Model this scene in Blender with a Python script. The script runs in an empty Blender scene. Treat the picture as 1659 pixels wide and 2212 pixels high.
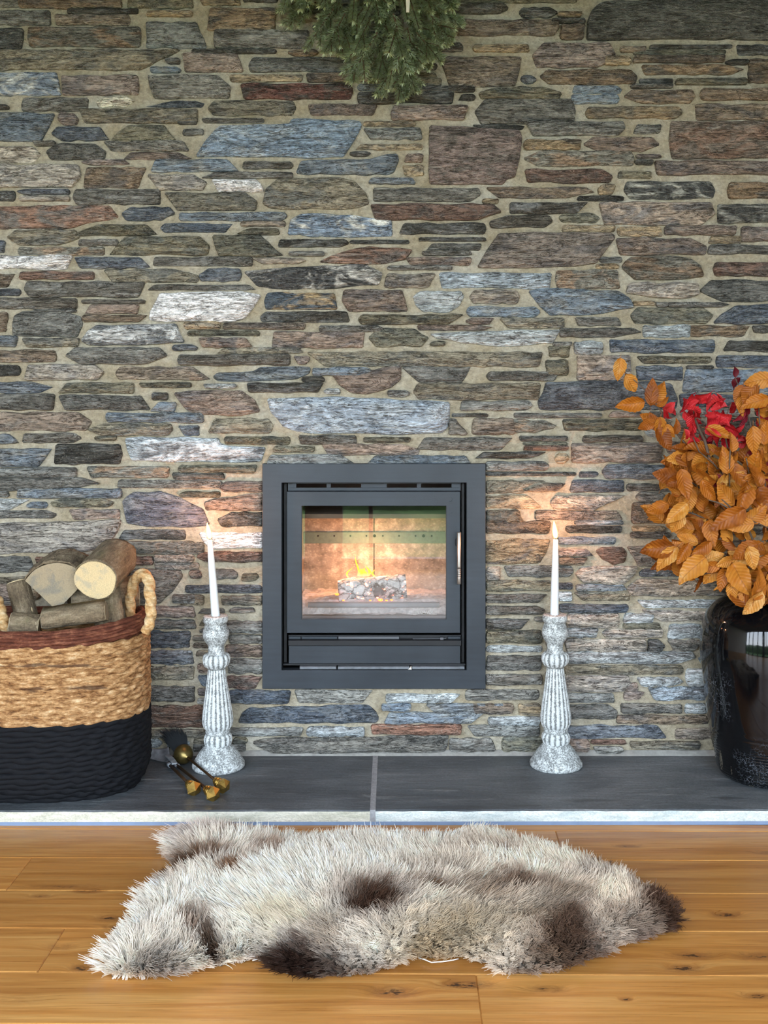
import bpy, bmesh, math, random
import numpy as np
from mathutils import Vector, Matrix, noise, Quaternion

# ------------------------------------------------------------------ camera, sky, exposure
SC = bpy.context.scene
COL = SC.collection
F = 2400.0            # focal length for a frame 2212 px tall
D = 3.0769            # camera to the face of the stone wall
HX, HY = 850.0, 845.0 # vanishing point of the depth direction in the frame
ZC = 1.0432           # eye height above the oak floor
ZH = 0.0368           # top of the slate hearth
PM = 780.0            # pixels per metre on the wall face

cam_d = bpy.data.cameras.new('camera')
cam_d.sensor_fit = 'VERTICAL'
cam_d.sensor_height = 36.0
cam_d.sensor_width = 36.0
cam_d.lens = F / 2212.0 * 36.0
cam_d.shift_x = (829.5 - HX) / 2212.0
cam_d.shift_y = -(1106.0 - HY) / 2212.0
cam_d.clip_start = 0.02
cam = bpy.data.objects.new('camera', cam_d)
COL.objects.link(cam)
cam.location = (0, -D, ZC)
cam.rotation_euler = (math.radians(90), 0, 0)
SC.camera = cam

SKY_STRENGTH = 6.4
SC.view_settings.view_transform = 'Standard'
SC.view_settings.look = 'None'
SC.view_settings.gamma = 1.0
SC.view_settings.use_curve_mapping = False
SC.view_settings.exposure = 1.12
SC.cycles.use_denoising = True
SC.cycles.max_bounces = 5
SC.cycles.diffuse_bounces = 3
SC.cycles.glossy_bounces = 3
SC.cycles.transparent_max_bounces = 8
SC.cycles.use_adaptive_sampling = True
SC.cycles.adaptive_threshold = 0.06
SC.cycles.adaptive_min_samples = 16
SC.cycles.caustics_reflective = False
SC.cycles.caustics_refractive = False
SC.cycles.sample_clamp_indirect = 12.0

world = bpy.data.worlds.new('sky')
SC.world = world
world.use_nodes = True
wn = world.node_tree.nodes; wl = world.node_tree.links
wn.clear()
w_out = wn.new('ShaderNodeOutputWorld'); w_bg = wn.new('ShaderNodeBackground')
w_tc = wn.new('ShaderNodeTexCoord'); w_sep = wn.new('ShaderNodeSeparateXYZ'); w_r = wn.new('ShaderNodeValToRGB')
wl.new(w_tc.outputs['Generated'], w_sep.inputs[0]); wl.new(w_sep.outputs['Z'], w_r.inputs[0])
w_r.color_ramp.elements[0].position = 0.0; w_r.color_ramp.elements[0].color = (0.86, 0.93, 1.0, 1)
w_r.color_ramp.elements[1].position = 0.7; w_r.color_ramp.elements[1].color = (0.62, 0.78, 1.0, 1)
wl.new(w_r.outputs[0], w_bg.inputs[0]); w_bg.inputs[1].default_value = SKY_STRENGTH
wl.new(w_bg.outputs[0], w_out.inputs[0])

# the room's glazed doors stand 3.4 m from the stone wall, behind the camera; this portal only guides the sky's light through them
WIN_Y, WIN_X0, WIN_X1, WIN_Z1 = -3.42, -3.1, 1.95, 2.15
pd = bpy.data.lights.new('window_portal', 'AREA'); pd.shape = 'RECTANGLE'
pd.size = WIN_X1 - WIN_X0; pd.size_y = WIN_Z1
pd.cycles.is_portal = True
po = bpy.data.objects.new('window_portal', pd); COL.objects.link(po)
po.location = ((WIN_X0 + WIN_X1) / 2, WIN_Y - 0.06, WIN_Z1 / 2)
po.rotation_euler = (math.radians(90), 0, 0)

# ------------------------------------------------------------------ helpers
R = random.Random(7)

def lin(c):
    return tuple(((v / 255.0) / 12.92 if v / 255.0 <= 0.04045 else ((v / 255.0 + 0.055) / 1.055) ** 2.4) for v in c)

def rgba(c):
    return lin(c) + (1.0,)

def at(px, py, d):
    """the point seen at a pixel, at distance d in front of the camera"""
    return Vector(((px - HX) * d / F, d - D, ZC - (py - HY) * d / F))

def on_floor(px, py, z=0.0):
    return at(px, py, F * (ZC - z) / (py - HY))

class MB:
    def __init__(s):
        s.v = []; s.f = []; s.m = []; s.uv = None
    def add(s, verts, faces, mi=0):
        b = len(s.v); s.v += [tuple(p) for p in verts]
        s.f += [tuple(b + i for i in f) for f in faces]; s.m += [mi] * len(faces)
    def box(s, x0, x1, y0, y1, z0, z1, mi=0):
        s.add([(x0,y0,z0),(x1,y0,z0),(x1,y1,z0),(x0,y1,z0),(x0,y0,z1),(x1,y0,z1),(x1,y1,z1),(x0,y1,z1)],
              [(0,3,2,1),(4,5,6,7),(0,1,5,4),(1,2,6,5),(2,3,7,6),(3,0,4,7)], mi)
        return s
    def grid(s, rows, closed=True, mi=0, cap0=False, cap1=False, flip=False):
        n = len(rows[0]); vs = [p for r in rows for p in r]; fs = []
        m = n if closed else n - 1
        for i in range(len(rows) - 1):
            for j in range(m):
                a, b, c, d = i*n+j, i*n+(j+1) % n, (i+1)*n+(j+1) % n, (i+1)*n+j
                fs.append((a, d, c, b) if flip else (a, b, c, d))
        if cap0: fs.append(tuple(range(n))[::-1] if not flip else tuple(range(n)))
        if cap1:
            t = tuple((len(rows)-1)*n + j for j in range(n)); fs.append(t if not flip else t[::-1])
        s.add(vs, fs, mi); return s
    def lathe(s, prof, n=32, c=(0,0,0), mod=None, mi=0, cap0=True, cap1=True):
        rows = []
        for (r, z) in prof:
            row = []
            for j in range(n):
                a = 2*math.pi*j/n
                rr = r if mod is None else mod(r, z, a)
                row.append((c[0]+rr*math.cos(a), c[1]+rr*math.sin(a), c[2]+z))
            rows.append(row)
        return s.grid(rows, True, mi, cap0, cap1)
    def tube(s, pts, rad, n=8, mi=0, cap=True, sect=None):
        pts = [Vector(p) for p in pts]; k = len(pts)
        rows = []; up = None
        for i in range(k):
            t = (pts[min(i+1, k-1)] - pts[max(i-1, 0)]).normalized()
            if up is None:
                ref = Vector((0,0,1)) if abs(t.z) < 0.9 else Vector((1,0,0))
                up = (ref - t*ref.dot(t)).normalized()
            else:
                up = (up - t*up.dot(t)).normalized()
            sd = t.cross(up)
            r = rad(i/(k-1)) if callable(rad) else rad
            row = []
            for j in range(n):
                a = 2*math.pi*j/n
                q = r if sect is None else r*sect(i/(k-1), a)
                row.append(pts[i] + up*(q*math.cos(a)) + sd*(q*math.sin(a)))
            rows.append(row)
        return s.grid(rows, True, mi, cap, cap)

def wloc(o):
    v = Vector((0,0,0))
    while o is not None:
        v += o.location; o = o.parent
    return v

def obj(name, mb, mat, parent=None, smooth=False, local=False, bevel=0.0, origin=None, seg=2):
    me = bpy.data.meshes.new(name)
    base = Vector((0,0,0)) if local or parent is None else wloc(parent)
    org = Vector(origin) if origin is not None else base
    me.from_pydata([(p[0]-org[0], p[1]-org[1], p[2]-org[2]) for p in mb.v], [], mb.f)
    mats = mat if isinstance(mat, (list, tuple)) else [mat]
    for m in mats: me.materials.append(m)
    if len(mats) > 1: me.polygons.foreach_set('material_index', mb.m)
    if smooth: me.polygons.foreach_set('use_smooth', [True]*len(me.polygons))
    me.update()
    o = bpy.data.objects.new(name, me); COL.objects.link(o)
    if parent: o.parent = parent
    o.location = org - base
    if bevel:
        b = o.modifiers.new('bevel', 'BEVEL'); b.width = bevel; b.segments = seg; b.limit_method = 'ANGLE'; b.angle_limit = math.radians(40)
    return o

def tag(o, label=None, cat=None, group=None, kind=None):
    if label: o['label'] = label
    if cat: o['category'] = cat
    if group: o['group'] = group
    if kind: o['kind'] = kind
    return o

def thing(name, label, cat, loc=(0,0,0), group=None):
    o = bpy.data.objects.new(name, None); COL.objects.link(o)
    o.location = loc; o.empty_display_size = 0.05
    return tag(o, label, cat, group)

# ------------------------------------------------------------------ materials
class NT:
    def __init__(s, name):
        s.mat = bpy.data.materials.new(name); s.mat.use_nodes = True
        s.t = s.mat.node_tree; s.t.nodes.clear()
        s.out = s.n('ShaderNodeOutputMaterial'); s.p = s.n('ShaderNodeBsdfPrincipled')
        s.l(s.p.outputs[0], s.out.inputs[0])
    def n(s, k): return s.t.nodes.new(k)
    def l(s, a, b): s.t.links.new(a, b)
    def set(s, **k):
        for kk, v in k.items(): s.p.inputs[kk.replace('_', ' ')].default_value = v
        return s
    def pos(s, scale=(1,1,1), kind='world', loc=(0,0,0), rot=(0,0,0)):
        if kind == 'world': o = s.n('ShaderNodeNewGeometry').outputs['Position']
        elif kind == 'object': o = s.n('ShaderNodeTexCoord').outputs['Object']
        else: o = s.n('ShaderNodeTexCoord').outputs['UV']
        m = s.n('ShaderNodeMapping'); m.inputs['Scale'].default_value = scale; m.inputs['Location'].default_value = loc; m.inputs['Rotation'].default_value = rot
        s.l(o, m.inputs[0]); return m.outputs[0]
    def noise(s, vec, scale=1.0, detail=4, rough=0.55, dist=0.0, out='Fac'):
        q = s.n('ShaderNodeTexNoise'); s.l(vec, q.inputs['Vector'])
        q.inputs['Scale'].default_value = scale; q.inputs['Detail'].default_value = detail
        q.inputs['Roughness'].default_value = rough; q.inputs['Distortion'].default_value = dist
        return q.outputs[out]
    def voro(s, vec, scale=1.0, feat='F1', out='Distance'):
        q = s.n('ShaderNodeTexVoronoi'); q.feature = feat; s.l(vec, q.inputs['Vector']); q.inputs['Scale'].default_value = scale
        return q.outputs[out]
    def ramp(s, fac, stops):
        q = s.n('ShaderNodeValToRGB'); s.l(fac, q.inputs[0]); e = q.color_ramp.elements
        while len(e) < len(stops): e.new(0.5)
        for el, (p, c) in zip(e, stops):
            el.position = p; el.color = c if len(c) == 4 else tuple(c) + (1,)
        return q.outputs[0]
    def rng(s, fac, a, b, c, d):
        q = s.n('ShaderNodeMapRange'); s.l(fac, q.inputs[0])
        for i, v in enumerate((a, b, c, d)): q.inputs[i+1].default_value = v
        return q.outputs[0]
    def mix(s, fac, a, b, mode='MIX'):
        q = s.n('ShaderNodeMix'); q.data_type = 'RGBA'; q.blend_type = mode; q.clamp_result = False
        for sock, v in ((q.inputs[0], fac), (q.inputs[6], a), (q.inputs[7], b)):
            if isinstance(v, (int, float)): sock.default_value = v
            elif isinstance(v, tuple): sock.default_value = v if len(v) == 4 else v + (1,)
            else: s.l(v, sock)
        return q.outputs[2]
    def math(s, op, a, b=None):
        q = s.n('ShaderNodeMath'); q.operation = op
        for i, v in enumerate((a, b)):
            if v is None: continue
            if isinstance(v, (int, float)): q.inputs[i].default_value = v
            else: s.l(v, q.inputs[i])
        return q.outputs[0]
    def attr(s, name, out='Color'):
        q = s.n('ShaderNodeAttribute'); q.attribute_name = name; return q.outputs[out]
    def rand(s): return s.n('ShaderNodeObjectInfo').outputs['Random']
    def base(s, v):
        if isinstance(v, tuple): s.p.inputs['Base Color'].default_value = v if len(v) == 4 else v + (1,)
        else: s.l(v, s.p.inputs['Base Color'])
        return s
    def rough(s, v):
        if isinstance(v, (int, float)): s.p.inputs['Roughness'].default_value = v
        else: s.l(v, s.p.inputs['Roughness'])
        return s
    def bump(s, h, strength=0.5, dist=0.01):
        q = s.n('ShaderNodeBump'); q.inputs['Strength'].default_value = strength; q.inputs['Distance'].default_value = dist
        s.l(h, q.inputs['Height']); s.l(q.outputs[0], s.p.inputs['Normal']); return s

def G(v): return (v, v, v, 1)

def m_stone():
    t = NT('riven_stone')
    A = t.attr('tone_a'); B = t.attr('tone_b')
    st = t.noise(t.pos((9, 9, 62)), 1.0, 4, 0.64, 0.6)          # strata along the bed
    iso = t.noise(t.pos((26, 26, 34), loc=(1, 0, 6)), 1.0, 4, 0.68, 0.9)
    msk = t.noise(t.pos((4.5, 4.5, 7), loc=(8, 0, 2)), 1.0, 2, 0.5)
    st = t.mix(t.rng(msk, 0.44, 0.58, 0, 0.85), st, iso)
    pt = t.noise(t.pos((10, 10, 24), loc=(3.1, 0, 1.7)), 1.0, 4, 0.6, 0.8)
    fn = t.noise(t.pos((55, 55, 150)), 1.0, 3, 0.72)
    sp = t.noise(t.pos((230, 230, 330)), 1.0, 2, 0.7)
    c = t.mix(t.rng(pt, 0.47, 0.60, 0, 1), A, B)
    k = t.rng(st, 0.30, 0.72, 0.55, 1.5)
    c = t.mix(1.0, c, k, 'MULTIPLY')
    c = t.mix(1.0, c, t.rng(fn, 0.3, 0.7, 0.5, 1.5), 'MULTIPLY')
    ck = t.noise(t.pos((7, 7, 46), loc=(9, 0, 4)), 1.0, 4, 0.7, 1.2)
    ln = t.math('ABSOLUTE', t.math('SUBTRACT', ck, 0.5))
    c = t.mix(t.math('MULTIPLY', t.rng(ln, 0.002, 0.010, 0.66, 0), t.rng(msk, 0.40, 0.60, 1.0, 0.12)), c, rgba((34, 33, 31)))                # open bedding cracks
    l2 = t.noise(t.pos((12, 12, 95), loc=(2, 0, 7)), 1.0, 4, 0.7, 0.8)
    c = t.mix(t.rng(l2, 0.58, 0.70, 0, 0.5), c, rgba((186, 184, 172)))                # pale mineral streaks
    c = t.mix(t.rng(sp, 0.60, 0.72, 0, 0.5), c, rgba((184, 178, 164)))
    t.base(c).rough(t.rng(fn, 0.3, 0.7, 0.5, 0.85))
    h = t.math('ADD', t.math('ADD', t.math('MULTIPLY', st, 1.0), t.math('MULTIPLY', fn, 0.7)), t.rng(ln, 0.0, 0.02, -0.25, 0))
    t.bump(h, 1.0, 0.016)
    t.set(Specular_IOR_Level=0.35)
    return t.mat

def m_mortar():
    t = NT('lime_mortar')
    a = t.noise(t.pos((7, 7, 9)), 1.0, 4, 0.6); b = t.noise(t.pos((90, 90, 120)), 1.0, 3, 0.72)
    c = t.ramp(a, [(0.3, rgba((150, 138, 112))), (0.5, rgba((168, 159, 138))), (0.7, rgba((181, 176, 161)))])
    c = t.mix(1.0, c, t.rng(b, 0.3, 0.7, 0.72, 1.22), 'MULTIPLY')
    t.base(c).rough(0.95).bump(t.math('ADD', b, t.math('MULTIPLY', a, 2.0)), 0.7, 0.008)
    return t.mat

def m_slate(name, c0, c1, c2):
    t = NT(name)
    a = t.noise(t.pos((2.2, 5, 5), rot=(0, 0, 0.25)), 1.0, 6, 0.6, 0.6)
    b = t.noise(t.pos((6, 38, 38), rot=(0, 0, 0.3)), 1.0, 7, 0.68, 0.5)
    f = t.noise(t.pos((120, 160, 160)), 1.0, 4, 0.7)
    c = t.ramp(a, [(0.3, rgba(c0)), (0.52, rgba(c1)), (0.72, rgba(c2))])
    c = t.mix(t.rng(b, 0.57, 0.70, 0, 0.6), c, rgba((146, 150, 150)))
    c = t.mix(t.rng(b, 0.44, 0.34, 0, 0.5), c, rgba((44, 47, 50)))
    c = t.mix(1.0, c, t.rng(f, 0.3, 0.7, 0.75, 1.25), 'MULTIPLY')
    t.base(c).rough(t.rng(b, 0.3, 0.7, 0.38, 0.6)).bump(t.math('ADD', b, t.math('MULTIPLY', f, 0.3)), 0.55, 0.006)
    return t.mat

def m_edge(name, c0, c1):
    t = NT(name)
    a = t.noise(t.pos((14, 14, 60), rot=(0, 0.5, 0)), 1.0, 7, 0.65, 0.4); f = t.noise(t.pos((160, 160, 260)), 1.0, 4, 0.7)
    c = t.ramp(a, [(0.32, rgba(c0)), (0.6, rgba(c1))])
    c = t.mix(1.0, c, t.rng(f, 0.3, 0.7, 0.8, 1.2), 'MULTIPLY')
    t.base(c).rough(0.8).bump(t.math('ADD', a, f), 0.6, 0.006)
    return t.mat

KNOTS = []   # (x, y, size along, size across, depth) on the floor
def m_oak(name):
    t = NT(name)
    o = t.n('ShaderNodeNewGeometry').outputs['Position']
    rn = t.rand()
    comb = t.n('ShaderNodeCombineXYZ'); t.l(t.math('MULTIPLY', rn, 17.0), comb.inputs[0]); t.l(t.math('MULTIPLY', rn, 31.0), comb.inputs[1])
    field = None
    for (kx, ky, sx, sy, dp) in KNOTS:
        m = t.n('ShaderNodeMapping'); m.vector_type = 'TEXTURE'
        m.inputs['Location'].default_value = (kx, ky, 0); m.inputs['Scale'].default_value = (sx, sy, 1)
        t.l(o, m.inputs[0])
        ln = t.n('ShaderNodeVectorMath'); ln.operation = 'LENGTH'; t.l(m.outputs[0], ln.inputs[0])
        e = t.math('POWER', 2.718, t.math('MULTIPLY', t.math('MULTIPLY', ln.outputs['Value'], ln.outputs['Value']), -0.7))
        e = t.math('MULTIPLY', e, dp)
        field = e if field is None else t.math('MAXIMUM', field, e)
    add = t.n('ShaderNodeVectorMath'); add.operation = 'ADD'; t.l(o, add.inputs[0]); t.l(comb.outputs[0], add.inputs[1])
    warp = t.n('ShaderNodeVectorMath'); warp.operation = 'ADD'; t.l(add.outputs[0], warp.inputs[0])
    wc = t.n('ShaderNodeCombineXYZ'); t.l(t.math('MULTIPLY', field, 0.035), wc.inputs[1]); t.l(wc.outputs[0], warp.inputs[1])
    mp = t.n('ShaderNodeMapping'); mp.inputs['Scale'].default_value = (1.6, 34, 34); t.l(warp.outputs[0], mp.inputs[0])
    g1 = t.noise(mp.outputs[0], 1.0, 6, 0.62, 1.1)
    mp2 = t.n('ShaderNodeMapping'); mp2.inputs['Scale'].default_value = (7, 260, 260); t.l(warp.outputs[0], mp2.inputs[0])
    g2 = t.noise(mp2.outputs[0], 1.0, 4, 0.6)
    mp3 = t.n('ShaderNodeMapping'); mp3.inputs['Scale'].default_value = (1.1, 6, 6); t.l(warp.outputs[0], mp3.inputs[0])
    g3 = t.noise(mp3.outputs[0], 1.0, 3, 0.5)
    c = t.ramp(g1, [(0.25, rgba((158, 98, 42))), (0.48, rgba((190, 130, 64))), (0.68, rgba((208, 154, 86)))])
    c = t.mix(1.0, c, t.rng(g2, 0.3, 0.7, 0.84, 1.13), 'MULTIPLY')
    c = t.mix(1.0, c, t.rng(g3, 0.3, 0.7, 0.86, 1.12), 'MULTIPLY')
    c = t.mix(1.0, c, t.rng(rn, 0, 1, 0.90, 1.08), 'MULTIPLY')
    kf = t.math('MULTIPLY', field, t.rng(t.noise(t.pos((60, 160, 1)), 1.0, 4, 0.7), 0.3, 0.62, 0.5, 1.35))
    c = t.mix(t.rng(kf, 0.15, 0.7, 0, 0.6), c, rgba((132, 82, 40)))
    c = t.mix(t.rng(kf, 0.80, 1.0, 0, 0.9), c, rgba((44, 30, 22)))
    t.base(c).rough(t.rng(g2, 0.3, 0.7, 0.26, 0.38)).bump(t.math('ADD', g1, t.math('MULTIPLY', g2, 0.5)), 0.12, 0.002)
    t.set(Specular_IOR_Level=0.4)
    return t.mat

def m_plain(name, c, rough=0.6, metal=0.0, var=0.08, scale=30.0, bump=0.0, spec=0.5, stretch=(1,1,1)):
    t = NT(name)
    a = t.noise(t.pos(tuple(scale*s for s in stretch)), 1.0, 4, 0.6)
    t.base(t.mix(1.0, rgba(c), t.rng(a, 0.3, 0.7, 1-var, 1+var), 'MULTIPLY')).rough(t.rng(a, 0.3, 0.7, max(0.02, rough-0.06), min(1, rough+0.06)))
    t.set(Metallic=metal, Specular_IOR_Level=spec)
    if bump: t.bump(a, bump, 0.003)
    return t.mat

def m_emit(name, c, s):
    t = NT(name); t.base((0, 0, 0, 1)).set(Emission_Strength=s); t.p.inputs['Emission Color'].default_value = rgba(c)
    return t.mat

def m_glass(name, refl=1.0, tint=(1, 1, 1, 1), rough=0.0, ior=1.5):
    t = NT(name); t.t.nodes.remove(t.p)
    fr = t.n('ShaderNodeFresnel'); fr.inputs[0].default_value = ior
    tr = t.n('ShaderNodeBsdfTransparent'); tr.inputs[0].default_value = tint
    gl = t.n('ShaderNodeBsdfGlossy'); gl.inputs['Roughness'].default_value = rough
    mx = t.n('ShaderNodeMixShader'); t.l(t.math('MULTIPLY', fr.outputs[0], refl), mx.inputs[0])
    t.l(tr.outputs[0], mx.inputs[1]); t.l(gl.outputs[0], mx.inputs[2]); t.l(mx.outputs[0], t.out.inputs[0])
    return t.mat
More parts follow.
